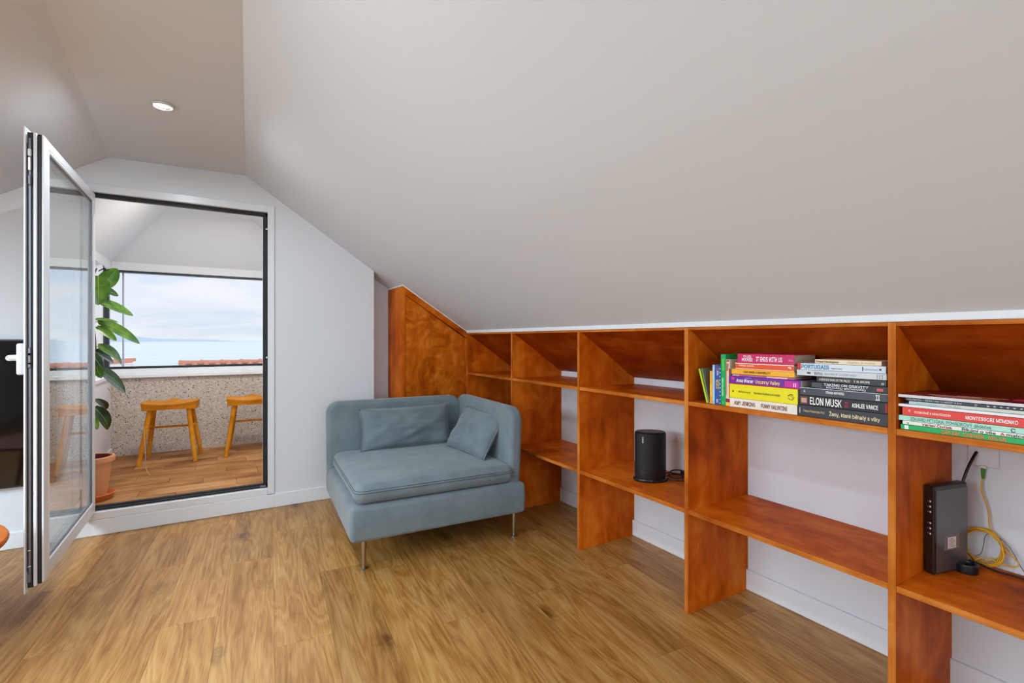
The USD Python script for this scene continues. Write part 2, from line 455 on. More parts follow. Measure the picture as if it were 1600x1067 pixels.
# door wall with its opening, built round the frame
Z_OUT = 2.19
wf = Thing('wall_front', kind='structure', label='white gable wall holding the glazed balcony door')
prof = [(XL, -.02), (-.80, -.02), (-.80, Z_OUT), (.329, Z_OUT), (.329, -.02), (XE, -.02), (XE, 1.769), (.144, 2.383), (-.613, 2.366), (XL, left_z(XL))]
wf.part('wall_panel', prism(prof, 'Y', YD, YD + .25), 'wall_white')
wf.part('threshold_base', box(-.80, .329, YD + .01, YD + .25, -.02, .10), 'wall_white')
single('wall_recess', box(XE - .1, XW + .05, YR, YR + .06, -.02, 1.9), 'wall_white', kind='structure')
single('wall_right', box(XW, XW + .08, YB, YR + .05, -.02, 1.32), 'wall_white', kind='structure')
single('wall_left', box(XL - .1, XL, YB, YD + .25, -.02, left_z(XL) + .05), 'wall_white', kind='structure')

# ceiling: two slopes and the narrow flat between them
ce = Thing('ceiling', kind='structure', label='white attic ceiling with two slopes and a narrow flat centre')


def strip(rows, th=.05, up=(0, 0, 1)):
    """rows: list of poly-lines (same length); a surface thickened along up."""
    a = np.array(rows, float); n, m = a.shape[:2]
    lo, hi = a.reshape(-1, 3), a.reshape(-1, 3) + np.array(up, float) * th
    v = np.vstack([lo, hi]); f = []; N = n * m
    for i in range(n - 1):
        for j in range(m - 1):
            q = [i * m + j, i * m + j + 1, (i + 1) * m + j + 1, (i + 1) * m + j]
            f += [(q[0], q[1], q[2]), (q[0], q[2], q[3]), (q[2] + N, q[1] + N, q[0] + N), (q[3] + N, q[2] + N, q[0] + N)]
    border = [(0, j, 0, j + 1) for j in range(m - 1)] + [(n - 1, j + 1, n - 1, j) for j in range(m - 1)] + [(i + 1, 0, i, 0) for i in range(n - 1)] + [(i, m - 1, i + 1, m - 1) for i in range(n - 1)]
    for a0, b0, a1, b1 in border:
        p, q = a0 * m + b0, a1 * m + b1
        f += [(q, p, p + N), (q, p + N, q + N)]
    t_ = trimesh.Trimesh(v, f, process=False)
    if t_.volume < 0:
        t_.invert()
    return t_


ys = [YR + .06, YD, 2.0, 0.5, -1.2, YB]
rowsR = [[(*[crease_r(min(y, YD))[0]], y, crease_r(min(y, YD))[1]), (1.05, y, 1.769), (1.7775, y, 1.297), (XW + .06, y, 1.015)] for y in ys]
ce.part('slope_panel', strip(rowsR), 'ceiling_white')
rowsF = [[(crease_l(min(y, YD))[0], y, crease_l(min(y, YD))[1]), (crease_r(min(y, YD))[0], y, crease_r(min(y, YD))[1])] for y in ys]
ce.part('flat_panel', strip(rowsF), 'ceiling_white')
# the left slope keeps openings for the added, unseen roof windows
RWy = (.0, 2.24)
RW = [((-1.56, -.76), (.66, 2.24)), ((-2.37, -1.67), (-.3, 2.9))]
rowsL = lambda y0, y1, x0, x1: [[(x0 if x0 is not None else XL - .1, y, left_z(x0 if x0 is not None else XL - .1)), (x1 if x1 is not None else crease_l(min(y, YD))[0], y, left_z(x1) if x1 is not None else crease_l(min(y, YD))[1])] for y in (y0, y1)]
for y0, y1, x0, x1 in ((YR + .06, YD, None, None), (YD, 2.9, None, None), (2.9, -.3, None, -2.37), (2.9, 2.24, -1.67, None), (2.24, .66, -1.67, -1.56), (2.24, .66, -.76, None), (.66, -.3, -1.67, None), (-.3, YB, None, None)):
    ce.part('slope_panel', strip(rowsL(y0, y1, x0, x1)), 'ceiling_white')

# unseen rear gable; its wide window is added to hold a fill light
wb = Thing('wall_back', kind='structure', label='white rear gable wall behind the camera')
outer = [(XL - .1, -.02), (XW + .05, -.02), (XW + .05, 1.05), crease_r(YB), crease_l(YB), (XL - .1, left_z(XL - .1))]
gable = sg.Polygon(outer).difference(sg.box(-1.15, .68, 1.15, 2.02))
m_ = trimesh.creation.extrude_polygon(gable, .2, engine='earcut'); v_ = np.array(m_.vertices)
wb.part('wall_panel', (np.stack([v_[:, 0], YB - .2 + v_[:, 2], v_[:, 1]], 1), np.array(m_.faces)[:, ::-1]), 'wall_white')
wn = Thing('window_2', kind='structure', label='white framed window added in the unseen rear gable for fill light')
for a in ((-1.15, 1.15, .68, .74), (-1.15, 1.15, 1.96, 2.02), (-1.15, -1.09, .74, 1.96), (1.09, 1.15, .74, 1.96), (-.03, .03, .74, 1.96)):
    wn.part('frame', box(a[0], a[1], YB - .12, YB - .06, a[2], a[3], .004), 'frame_white')
for k, (RWx, RWy) in enumerate(RW):  # added roof windows, out of view, framing the fill lights
    rw = Thing(f'window_{3 + k}', kind='structure', label=('upper' if k == 0 else 'lower') + ' added roof window in the left slope, placed for fill light')
    for (xa, xb, ya, yb) in ((RWx[0], RWx[0] + .05, *RWy), (RWx[1] - .05, RWx[1], *RWy), (RWx[0], RWx[1], RWy[0], RWy[0] + .05), (RWx[0], RWx[1], RWy[1] - .05, RWy[1])):
        rw.part('frame', strip([[(xa, y, left_z(xa) + .01), (xb, y, left_z(xb) + .01)] for y in (ya, yb)], .06), 'frame_white')

    rw.part('glass_pane', strip([[(RWx[0] + .03, y, left_z(RWx[0] + .03) + .04), (RWx[1] - .03, y, left_z(RWx[1] - .03) + .04)] for y in (RWy[0] + .03, RWy[1] - .03)], .006), 'window_glass')
for xa, xb in ((-1.09, -.03), (.03, 1.09)):
    wn.part('glass_pane', box(xa, xb, YB - .093, YB - .087, .74, 1.96), 'window_glass')

# baseboards and the white strip over the bookcase
bb = Thing('baseboard_front', kind='structure', label='white baseboard along the door wall')
for a, b in ((XL, -.80), (-.80, .329), (.329, XE)):
    bb.part('board', box(a, b, YD - .014, YD + .01, 0, .097, .003), 'gloss_white')
single('baseboard_right', box(XW - .014, XW, YB, YR, 0, .097, .003), 'gloss_white', kind='structure')
single('baseboard_recess', box(XE, 1.226, YR - .014, YR, 0, .097, .003), 'gloss_white', kind='structure')
single('trim_1', box(1.7775, 1.80, -1.0, 3.735, 1.274, 1.3, .002), 'wall_white', kind='structure')

# ------------------------------------------------------------------ balcony door: frame, seal, open leaf
d1 = Thing('door_1', kind='structure', label='white framed glazed balcony door standing open into the room', base=(0, YD, 0))
for a in ((.284, .329, .10, Z_OUT), (-.80, X0, .10, Z_OUT), (X0, .284, 2.137, Z_OUT), (X0, .284, .097, .146)):
    d1.part('frame_bar', box(a[0], a[1], YD - .012, YD + .06, a[2], a[3], .004), 'frame_white')
zt, zb = 2.138, .145
for a in ((.256, .285, zb, zt), (X0 - .001, X0 + .028, zb, zt), (X0, .285, zt - .026, zt), (X0, .285, zb, zb + .03)):
    d1.part('seal', box(a[0], a[1], YD + .022, YD + .05, a[2], a[3], .003), 'dark_seal')
for a in ((.262, .272, zb, zt), (X0 + .012, X0 + .022, zb, zt), (X0, .27, zt - .017, zt - .009), (X0, .27, zb + .01, zb + .018)):
    d1.part('seal_rib', box(a[0], a[1], YD + .012, YD + .03, a[2], a[3], .003), 'grey_seal')
for a in ((.2665, .32, .1, zt + .06), (X0 - .05, X0 + .012, .1, zt + .06), (X0, .30, 2.155, zt + .06), (X0, .30, .02, .108)):
    d1.part('reveal', box(a[0], a[1], YD + .05, YD + .25, a[2], a[3], .002), 'frame_white')
d1.part('striker', lathe([(0, -.006), (.008, -.006), (.008, .006), (0, .006)], (.278, YD + .012, 2.02), 16), 'chrome', smooth=40)
d1.part('striker', lathe([(0, -.006), (.006, -.006), (.006, .006), (0, .006)], (.278, YD + .012, 1.09), 16), 'chrome', smooth=40)
d1.part('corner_plate', box(.235, .275, YD + .008, YD + .02, .15, .165, .002), 'grey_metal')
# leaf, turned a right angle into the room
XE_, XI = -.675, -.733         # outer and inner face
yn, yf = 2.90, 3.915           # free edge and hinge edge
zb, zt = .15, 2.122
SN, SF, RB, RTp = .068, .050, .058, .042
leaf = d1.part('door_leaf', cat_([box(XI + .003, XE_ - .007, yn + .012, yn + SN, zb, zt, .003), box(XE_ - .0075, XE_, yn, yn + SN, zb, zt, .002), box(XI + .003, XE_, yf - SF, yf, zb, zt, .004),
               box(XI + .003, XE_, yn + SN - .01, yf - SF + .01, zb, zb + RB, .004), box(XI + .003, XE_, yn + SN - .01, yf - SF + .01, zt - RTp, zt, .004)]), 'frame_white')
d1.part('flange', cat_([box(XI - .004, XI + .0025, yn - .016, yn + SN, .118, 2.143, .002), box(XI - .004, XI + .004, yf - SF, yf, .118, 2.143, .002),
               box(XI - .004, XI + .004, yn, yf, .118, .118 + .09, .002), box(XI - .004, XI + .004, yn, yf, 2.075, 2.143, .002)]), 'frame_white', parent=leaf)
d1.part('groove', box(XI + .0028, XI + .024, yn + .004, yn + .014, .135, 2.125), 'dark_seal', parent=leaf)
d1.part('lock_strip', box(XI + .008, XI + .0165, yn - .001, yn + .006, .16, 2.1, .001), 'grey_metal', parent=leaf)
d1.part('rib', box(XI + .0245, XI + .0365, yn - .006, yn + .014, .14, 2.125, .003), 'frame_white', parent=leaf)
d1.part('edge_seal', box(XI + .037, XI + .0502, yn + .002, yn + .014, .145, 2.122, .002), 'dark_seal', parent=leaf)
for z, h, mt in ((2.035, .016, 'gloss_white'), (1.985, .03, 'chrome'), (1.915, .022, 'grey_metal'), (1.14, .045, 'grey_metal'), (1.155, .008, 'chrome'), (1.115, .006, 'chrome'), (.30, .004, 'chrome'), (.23, .004, 'chrome'), (.18, .02, 'grey_metal')):
    d1.part('lock_cam', box(XI + .0065, XI + .0185, yn - .009, yn + .001, z - h, z + h, .003), mt, parent=leaf)
g0, g1, h0, h1 = yn + SN, yf - SF, zb + RB, zt - RTp
for a in ((g0, g0 + .010, h0, h1), (g1 - .014, g1, h0, h1), (g0, g1, h0, h0 + .016), (g0, g1, h1 - .016, h1)):
    d1.part('glazing_bead', box(XE_ - .014, XE_ + .002, a[0], a[1], a[2], a[3], .004), 'frame_white', parent=leaf)
for a in ((g0 + .010, g0 + .014, h0, h1), (g1 - .018, g1 - .014, h0, h1), (g0, g1, h0 + .016, h0 + .020), (g0, g1, h1 - .020, h1 - .016)):
    d1.part('glazing_seal', box(XE_ - .014, XE_ - .004, a[0], a[1], a[2], a[3]), 'grey_metal', parent=leaf)
for x in (XE_ - .012, XE_ - .034):
    d1.part('glass_pane', box(x - .004, x, g0 - .008, g1 + .008, h0 - .008, h1 + .008), 'glass', parent=leaf)
hd = [soft_box(XI - .030, XI - .004, 2.89, 2.93, 1.066, 1.203, .009, 14)]
hd.append(tube([(XI - .028, 2.91, 1.14), (XI - .052, 2.91, 1.14)], .0135, 18))
hd.append(tube([(XI - .052, 2.90, 1.14), (XI - .056, 2.95, 1.14), (XI - .056, 3.03, 1.14)], .0125, 18))
d1.part('door_handle', cat_(hd), 'handle_white', smooth=40, parent=leaf, label='white plastic door handle')
for z in (.35, 1.95):
    d1.part('hinge', tube([(XI - .012, yf + .004, z - .05), (XI - .012, yf + .004, z + .05)], .009, 14), 'frame_white', smooth=40, parent=leaf)

# ------------------------------------------------------------------ veranda behind the door
VZ, VY, VX0, VX1 = .1, 5.94, -.911, .74
vf = Thing('floor_veranda', kind='structure', label='brown wood-look tile floor of the veranda')
vf.part('subfloor', box(VX0 - .1, VX1 + .1, YD + .25, VY + .1, -.05, VZ - .01), 'grey_seal')
TW, TL = .155, .62
y = YD + .25; r_ = 0
while y < VY:
    x = VX0 - ((r_ * .37) % 1) * TL
    while x < VX1:
        a, b = max(x, VX0) + .0012, min(x + TL, VX1) - .0012
        if b - a > .02:
            vf.part('tile_plank', box(a, b, y + .0012, min(y + TW, VY) - .0012, VZ - .012, VZ + rng.uniform(-.0003, 0), .001), 'brown_tile')
        x += TL
    y += TW; r_ += 1
SZ = .845
single('wall_parapet', box(VX0 - .1, VX1 + .1, VY, VY + .16, -.05, SZ, .004), 'aggregate', kind='structure', label='speckled washed-aggregate parapet under the veranda window')
wl = Thing('wall_veranda', kind='structure', label='white side walls of the veranda')
wl.part('wall_panel', box(VX0 - .1, VX0, YD + .25, VY, -.05, SZ), 'wall_white')
wl.part('wall_panel', box(VX0 - .1, VX0, YD + .25, 4.75, SZ, 2.0), 'wall_white')
wl.part('wall_panel', box(VX1, VX1 + .1, YD + .25, VY + .16, -.05, 2.0), 'wall_white')
wl.part('lintel', box(VX0 - .1, VX1 + .1, VY, VY + .16, 1.885, 1.972), 'ceiling_white')
wl.part('lintel', box(VX0 - .1, VX0, 4.75, VY, 1.885, 1.972), 'ceiling_white')
wl.part('gable_panel', box(VX0 - .1, VX1 + .1, YD + .2, YD + .252, 2.19, 2.5), 'wall_white')
single('baseboard_veranda', box(VX0, VX0 + .012, YD + .25, VY, VZ, VZ + .08, .002), 'gloss_white', kind='structure')
a = .466
cv = Thing('ceiling_veranda', kind='structure', label='white hipped tray ceiling of the veranda')
zl, zh = 1.965, 2.405
cv.part('slope_panel', strip([[(VX0 - .02, VY + .02, zl - .02), (VX1 + .02, VY + .02, zl - .02)], [(VX0 + a, VY - a, zh), (VX1 - a, VY - a, zh)]], .04), 'ceiling_white')
cv.part('slope_panel', strip([[(VX0 - .02, YD + .2, zl - .02), (VX0 - .02, VY + .02, zl - .02)], [(VX0 + a, YD + .2, zh), (VX0 + a, VY - a, zh)]], .04), 'ceiling_white')
cv.part('slope_panel', strip([[(VX1 + .02, VY + .02, zl - .02), (VX1 + .02, YD + .2, zl - .02)], [(VX1 - a, VY - a, zh), (VX1 - a, YD + .2, zh)]], .04), 'ceiling_white')
cv.part('flat_panel', box(VX0 + a - .01, VX1 - a + .01, YD + .2, VY - a + .01, zh, zh + .04), 'ceiling_white')

w1 = Thing('window_1', kind='structure', label='wide veranda window looking out over the sea', base=(0, VY, SZ))
w1.part('window_sill', box(VX0 + .0, VX1, VY - .035, VY + .16, SZ, SZ + .038, .005), 'sill_white')
w1.part('window_sill', box(VX0 - .06, VX0 + .02, 4.75, VY - .035, SZ, SZ + .038, .005), 'sill_white')
w1.part('bottom_rail', box(VX0 - .05, VX1, VY + .05, VY + .10, SZ + .038, SZ + .088, .003), 'frame_white')
w1.part('bottom_track', box(VX0 - .05, VX1, VY + .055, VY + .085, SZ + .088, SZ + .11, .002), 'dark_seal')
w1.part('top_track', box(VX0 - .05, VX1, VY - .005, VY + .085, 1.868, 1.886, .002), 'dark_seal')
w1.part('corner_post', box(VX0 - .075, VX0 - .02, VY + .03, VY + .085, SZ + .1, 1.87, .003), 'grey_seal')
w1.part('post', box(VX0 - .06, VX0 - .005, 5.55, 5.62, SZ + .03, 1.886, .003), 'frame_white')
w1.part('post', box(VX0 - .05, VX0 - .01, 5.63, 5.70, SZ + .03, 1.886, .003), 'grey_seal')
w1.part('sash_stile', box(-.834, -.820, VY + .062, VY + .076, SZ + .11, 1.868, .001), 'sash_grey')
w1.part('glass_pane', box(-.82, VX1, VY + .066, VY + .072, SZ + .105, 1.872), 'window_glass')
w1.part('glass_pane', box(VX0 - .02, -.829, VY + .066, VY + .072, SZ + .105, 1.872), 'window_glass')
w1.part('glass_pane', box(VX0 - .04, VX0 - .034, 4.75, 5.56, SZ + .03, 1.886), 'window_glass')

# ------------------------------------------------------------------ outside
sea = single('sea', (np.array([(-30000, 9, -70), (30000, 9, -70), (30000, 45000, -70), (-30000, 45000, -70)], float), np.array([(0, 1, 2), (0, 2, 3)])), 'sea', 'pale blue calm sea stretching to the horizon outside the window', 'sea', kind='structure')
hx = np.linspace(-9000, 1500, 90)
hz = 330 * np.exp(-((hx + 2900) / 900) ** 2) + 200 * np.exp(-((hx + 4600) / 1500) ** 2) + 120 * np.exp(-((hx + 900) / 1300) ** 2) + 50 * meshkit.fbm(np.stack([hx / 500, hx * 0, hx * 0], -1), 4)
hz = np.maximum(hz - 40, 0) * .7
hv, hf = [], []
for i, (x, z) in enumerate(zip(hx, hz)):
    hv += [(x, 17000, -75), (x, 18500, z - 60), (x, 20500, -75)]
    if i:
        b = 3 * i
        hf += [(b - 3, b, b + 1), (b - 3, b + 1, b - 2), (b - 2, b + 1, b + 2), (b - 2, b + 2, b - 1)]
single('hill', (np.array(hv, float), np.array(hf)), 'hill_haze', 'hazy pale blue hills on the far shore across the sea', 'hills', kind='structure')

rf = Thing('neighbouring_roof', 'orange clay-tiled roof ridge of the neighbouring house below the window', 'roof', (1.0, 12.0, 0))
ZRF = .725
for i in range(9):
    x0 = -.75 + i * .36
    rings = [(x0 - .012, .062), (x0 + .02, .078), (x0 + .06, .066), (x0 + .372, .056)]
    v, f = [], []
    ang = np.linspace(-.15, np.pi + .15, 15)
    for x, r in rings:
        v += [(x, 12.0 + r * 1.25 * math.cos(q), ZRF + r * math.sin(q)) for q in ang]
    n = len(ang)
    for k in range(len(rings) - 1):
        for j in range(n - 1):
            q = k * n + j
            f += [(q, q + 1, q + n + 1), (q, q + n + 1, q + n)]
    rf.part('ridge_tile', (np.array(v), np.array(f)), 'roof_tile', smooth=40)
rf.part('ridge_mortar', box(-.76, 2.5, 11.94, 12.06, ZRF - .06, ZRF - .005, .01), 'roof_mortar')
rows_ = []
for s in (-1, 1):
    for i in range(16):
        x = -.68 + i * .2
        rows_.append(tube([(x, 12 + s * .06, ZRF - .035), (x, 12 + s * 1.6, ZRF - .66)], .062, 10))
        rows_.append(prism([(x - .1, 0), (x + .1, 0), (x + .1, .02), (x - .1, .02)], 'Y', 0, .01))
        rows_.pop()
rf.part('pantile', cat_(rows_), 'roof_tile', smooth=40, kind='stuff')
rf.part('roof_deck', strip([[(-.7, 10.4, ZRF - .72), (-.7, 12, ZRF - .08), (-.7, 13.6, ZRF - .72)], [(2.5, 10.4, ZRF - .72), (2.5, 12, ZRF - .08), (2.5, 13.6, ZRF - .72)]], .02), 'roof_mortar')
rf.part('gable_wall', prism([(10.5, -4), (13.5, -4), (13.5, ZRF - .72), (12, ZRF - .09), (10.5, ZRF - .72)], 'X', -.66, 2.45), 'plaster_white')
ch = Thing('chimney', 'white rendered chimney capped with red clay tile beside the tiled roof', 'chimney', (-1.73, 12.0, 0))
ch.part('shaft', box(-1.86, -1.52, 11.9, 12.2, -4, .74, .01), 'plaster_white')
ch.part('cap_tile', cat_([tube([(-1.9, 11.95, .78), (-1.5, 11.95, .80)], .035, 10), tube([(-1.86, 12.1, .8), (-1.47, 12.1, .82)], .035, 10)]), 'roof_tile', smooth=40)

# ------------------------------------------------------------------ cupboard at the end of the slope
def roof(x):
    return 1.769 - (x - 1.05) * .649


cb = Thing('corner_cabinet', 'stained plywood cupboard with sloped top in the corner behind the armchair', 'cabinet', (1.5, 3.9, 0))
top = lambda x: roof(x) - .012
CX0, CX1, CY = 1.226, XS, 3.735
cb.part('side_panel', prism([(CX0, 0), (CX0 + .02, 0), (CX0 + .02, top(CX0 + .02)), (CX0, top(CX0))], 'Y', CY + .0, YR - .004), 'stained_ply_z')
cb.part('top_rail', prism([(CX0 + .02, top(CX0 + .02) - .055), (CX1 - .002, top(CX1) - .05), (CX1 - .002, top(CX1)), (CX0 + .02, top(CX0 + .02))], 'Y', CY, CY + .02), 'stained_ply_x')
cb.part('cabinet_door', prism([(CX0 + .023, .02), (CX1 - .016, .02), (CX1 - .016, top(CX1) - .052), (CX0 + .023, top(CX0 + .02) - .061)], 'Y', CY + .004, CY + .022), 'stained_door')
cb.part('stile', box(CX1 - .0125, CX1 - .002, CY + .001, CY + .02, 0, top(CX1) - .052), 'stained_ply_z')
cb.part('top_panel', strip([[(CX0 + .02, CY + .02, top(CX0) - .03), (CX1, CY + .02, top(CX1) - .018)], [(CX0 + .02, YR - .01, top(CX0) - .03), (CX1, YR - .01, top(CX1) - .018)]], .012), 'stained_ply_x')
single('trim_2', prism([(CX0 - .004, top(CX0) + .001), (CX1, top(CX1) + .001), (CX1, top(CX1) + .009), (CX0 - .004, top(CX0) + .012)], 'Y', CY - .004, YR - .002), 'gloss_white', kind='structure')

# ------------------------------------------------------------------ bookcase
TH = .0212
ZT, Z1, Z2, ST = 1.273, .945, .463, .019
YP = [3.735, 2.9957, 2.2374, 1.4732, .6991, -.075, -.85]
bk = Thing('bookcase', 'long low stained plywood bookcase built under the sloping ceiling', 'bookcase', (2.0, 1.45, 0))
SL = .677
XB = XW - .001
for i, yp in enumerate(YP):
    # outline notched round the baseboard, top sloping with the roof
    out = [(XS, 0), (XB - .014, 0), (XB - .014, .1), (XB, .1), (XB, ZT - SL * (XB - XS) - .001), (XS, ZT)]
    y1 = yp if i else yp - .001
    bk.part('side_panel', prism(out, 'Y', yp - TH, y1), 'stained_ply_z')
    bk.part('panel_edge', box(XS - .0015, XS + .002, yp - TH, y1, 0.0, ZT, .0006), 'stained_edge_z')
for i in range(len(YP) - 1):
    a, b = YP[i + 1], YP[i] - TH
    for z in (Z1, Z2):
        s = bk.part('shelf', box(XS + .003, XB - .002, a, b, z - ST, z, .001), 'stained_ply_y')
        bk.part('shelf_edge', box(XS - .0005, XS + .0045, a, b, z - ST, z, .001), 'stained_edge_y', parent=s)
    zb_ = ZT - SL * (XB - XS)
    bk.part('sloped_panel', prism([(XS + .004, ZT - .004), (XB - .004, zb_ + .004), (XB - .004, zb_ + .018), (XS + .004, ZT + .008)], 'Y', a, b), 'shaded_ply_y')
    bk.part('top_edge', box(XS - .001, XS + .006, a, b, ZT - .012, ZT, .001), 'stained_edge_y')

# ------------------------------------------------------------------ books
def spine_text(text, h, y_left, zc, x, length=None, bold=False):
    m = meshkit.text_mesh(text, h, .0004, bold)
    v = np.array(m.vertices); w = v[:, 0].max() - v[:, 0].min()
    sx = length / w if length else 1.0
    v[:, 0] = (v[:, 0] - v[:, 0].min()) * sx
    v[:, 1] -= h / 2
    return frame_mesh((v, np.array(m.faces)), (x, y_left, zc), (0, -1, 0), (0, 0, 1), (-1, 0, 0))


def down_text(text, h, yc, z_top, x, length=None, bold=False):
    m = meshkit.text_mesh(text, h, .0004, bold)
    v = np.array(m.vertices); w = v[:, 0].max() - v[:, 0].min()
    v[:, 0] = (v[:, 0] - v[:, 0].min()) * ((length / w) if length else 1.0)
    v[:, 1] -= h / 2
    return frame_mesh((v, np.array(m.faces)), (x, yc, z_top), (0, 0, -1), (0, -1, 0), (-1, 0, 0))


ink_count = {}


def flat_book(label, y_l, y_r, z0, z1, depth, rgb, texts=(), x=1.792, pages='paper', group=None, cat='book', top=None, bands=(), cover=.0016):
    """A book lying flat, spine to the room. y_l > y_r."""
    cm = colour('cover_%02x%02x%02x' % tuple(rgb), rgb, .38)
    bkk = Thing('book' if cat == 'book' else 'magazine', label, cat, ((x + depth / 2), (y_l + y_r) / 2, z0), group=group)
    cv_ = [box(x, x + depth, y_r, y_l, z0 + .0002, z0 + cover, .0004), box(x, x + depth, y_r, y_l, z1 - cover, z1 - .0002, .0004), box(x - .001, x + cover, y_r, y_l, z0 + .0002, z1 - .0002, .0008)]
    bkk.part('cover', cat_(cv_), cm)
    bkk.part('page_block', box(x + cover, x + depth - .003, y_r + .003, y_l - .003, z0 + cover, z1 - cover), pages)
    for ib, (ya, yb, za, zb2, c) in enumerate(bands):
        bkk.part('band', box(x - .0012 - .00008 * (ib + 1), x + .0005, ya, yb, za, zb2), colour('ink_%02x%02x%02x' % tuple(c), c, .45))
    for (txt, h, yl, zc, ln, c, bold) in texts:
        bkk.part('lettering', spine_text(txt, h, yl, zc, x - .0014, ln, bold), colour('ink_%02x%02x%02x' % tuple(c), c, .45))
    if top:
        for ib, (xa, xb, ya, yb, c) in enumerate(top):
            bkk.part('cover_print', box(xa, xb, ya, yb, z1 - .0004, z1 + .0001 + .00005 * ib), colour('ink_%02x%02x%02x' % tuple(c), c, .45))
    return bkk


WHT, BLK = (246, 240, 236), (24, 22, 22)
# first pile
flat_book('cream paperback with dark purple hand-drawn capitals at the bottom of the colourful pile', 1.257, .985, .9452, .982, .135, (238, 226, 206),
          [('AMY JENKINS', .015, 1.236, .9635, .09, (122, 34, 70), True), ('FUNNY VALENTINE', .015, 1.122, .9632, .102, (122, 34, 70), True)], bands=[(.990, 1.004, .955, .972, (226, 226, 226))])
yellow_book = flat_book('thick bright yellow paperback with small black lettering and a bird emblem', 1.258, .983, .9825, 1.039, .135, (238, 222, 8),
          [('Michal Hvorecký', .0075, 1.216, 1.0105, .050, (110, 104, 20), False), ('Dny krásné budoucnosti nastaly', .0085, 1.152, 1.0105, .105, (70, 66, 14), False), ('»', .010, 1.245, 1.011, None, (60, 56, 12), True)],
          bands=[])
flat_book('purple and magenta paperback with white and yellow lettering in the colourful pile', 1.262, .973, 1.0395, 1.071, .14, (112, 38, 150),
          [('Anna Wiener', .013, 1.227, 1.055, .074, WHT, True), ('Uncanny Valley', .013, 1.146, 1.055, .098, (250, 206, 120), True), ('ii', .012, .998, 1.053, .010, (250, 220, 240), True)],
          bands=[(1.25, 1.236, 1.056, 1.067, (224, 40, 130)), (1.19, 1.16, 1.064, 1.0685, (110, 100, 200)), (1.262, .973, 1.0397, 1.0425, (190, 26, 60)), (1.03, .98, 1.044, 1.066, (206, 44, 150))])
flat_book('thin mauve and white paperback between the orange-yellow and the purple book', 1.246, .997, 1.0715, 1.0795, .13, (178, 92, 148),
          [('Malé ženy', .0055, 1.243, 1.0755, .028, WHT, True)], bands=[(1.10, 1.02, 1.0725, 1.0785, (240, 180, 180))])
flat_book('orange-yellow paperback with small black lettering, third from the top of its pile', 1.249, .994, 1.080, 1.1005, .13, (250, 178, 20),
          [('LOVE SENSE & SENSIBILITY', .0075, 1.196, 1.0905, .112, (60, 44, 10), True), ('JANE AUSTEN', .006, 1.056, 1.0895, .04, (250, 220, 140), False), ('A', .008, 1.234, 1.0905, None, (255, 226, 150), True)])
flat_book('orange-red paperback with white stripes along the spine, second from the top', 1.232, .996, 1.101, 1.1255, .13, (232, 84, 32),
          [('GABRIEL GARCÍA', .0055, 1.216, 1.1155, .066, (255, 226, 206), True), ('¶', .007, 1.018, 1.1145, .012, (255, 236, 226), True)],
          bands=[(1.2325, .9955, 1.122, 1.1253, (250, 232, 214)), (1.2325, .9955, 1.1012, 1.1042, (248, 200, 176))])
flat_book('magenta paperback with condensed white capitals on top of the colourful pile', 1.222, .994, 1.126, 1.163, .148, (206, 26, 96),
          [('COLLEEN', .0075, 1.197, 1.1525, .034, WHT, True), ('HOOVER', .013, 1.203, 1.140, .046, WHT, True), ('IT ENDS WITH US', .0165, 1.142, 1.1435, .103, WHT, True), ('simon', .007, 1.016, 1.143, .016, (250, 150, 190), True)], pages='page_grey')
emb = [tube([(1.7905, 1.006 + .011 * math.cos(q), 1.008 + .0095 * math.sin(q)) for q in np.linspace(a0, a1, 14)], w_, 6) for a0, a1, w_ in ((.3, 2.2, .0014), (2.6, 4.4, .0007), (4.2, 6.0, .0008))]
emb += [tube([(1.7905, 1.006 + .006 * math.cos(q), 1.007 + .005 * math.sin(q)) for q in np.linspace(.8, 4.0, 12)], .0006, 6)]
yellow_book.part('emblem', cat_(emb), 'black_plastic', smooth=True)
# second pile
flat_book('thick dark grey hardback with cream serif lettering at the bottom of the black pile', .981, .705, .9452, .985, .15, (50, 52, 56),
          [('Clarissa Pinkola Estés, Ph.D.', .0075, .962, .9655, .072, (222, 202, 156), False), ('Ženy, které běhaly s vlky', .0125, .876, .9645, .15, (228, 206, 158), True)], bands=[(.976, .9735, .956, .976, (200, 200, 204))])
flat_book('black book with tall condensed white capitals and a small portrait on the spine', .978, .705, .9855, 1.021, .145, (20, 20, 22),
          [('ELON MUSK', .0245, .940, 1.003, .103, WHT, True), ('ASHLEE VANCE', .013, .806, 1.002, .075, WHT, True), ('III', .017, .828, 1.002, .012, (170, 30, 28), True)],
          bands=[(.974, .947, .989, 1.017, (92, 56, 48)), (.970, .951, .994, 1.011, (206, 150, 126)), (.712, .706, .989, 1.017, (160, 24, 24))])
flat_book('dark slate paperback with small white capitals in the middle of the black pile', .974, .705, 1.0215, 1.049, .14, (66, 70, 76),
          [('STRANGE NEW WORLD', .008, .887, 1.037, .058, WHT, True), ('II', .016, .738, 1.034, .012, WHT, True), ('x', .010, .962, 1.037, .006, (210, 210, 214), True)], bands=[(.974, .705, 1.0462, 1.0486, (176, 180, 184))])
flat_book('black paperback with wide-spaced white capitals and a red oval emblem', .936, .705, 1.0495, 1.0705, .135, (34, 35, 38),
          [('TAKING ON GRAVITY', .0085, .893, 1.064, .135, (226, 226, 228), True), ('RICHARD BROWNING', .006, .885, 1.0545, .12, (206, 206, 210), True)], bands=[(.932, .9, 1.052, 1.068, (70, 76, 82)), (.735, .717, 1.055, 1.064, (206, 90, 80))])
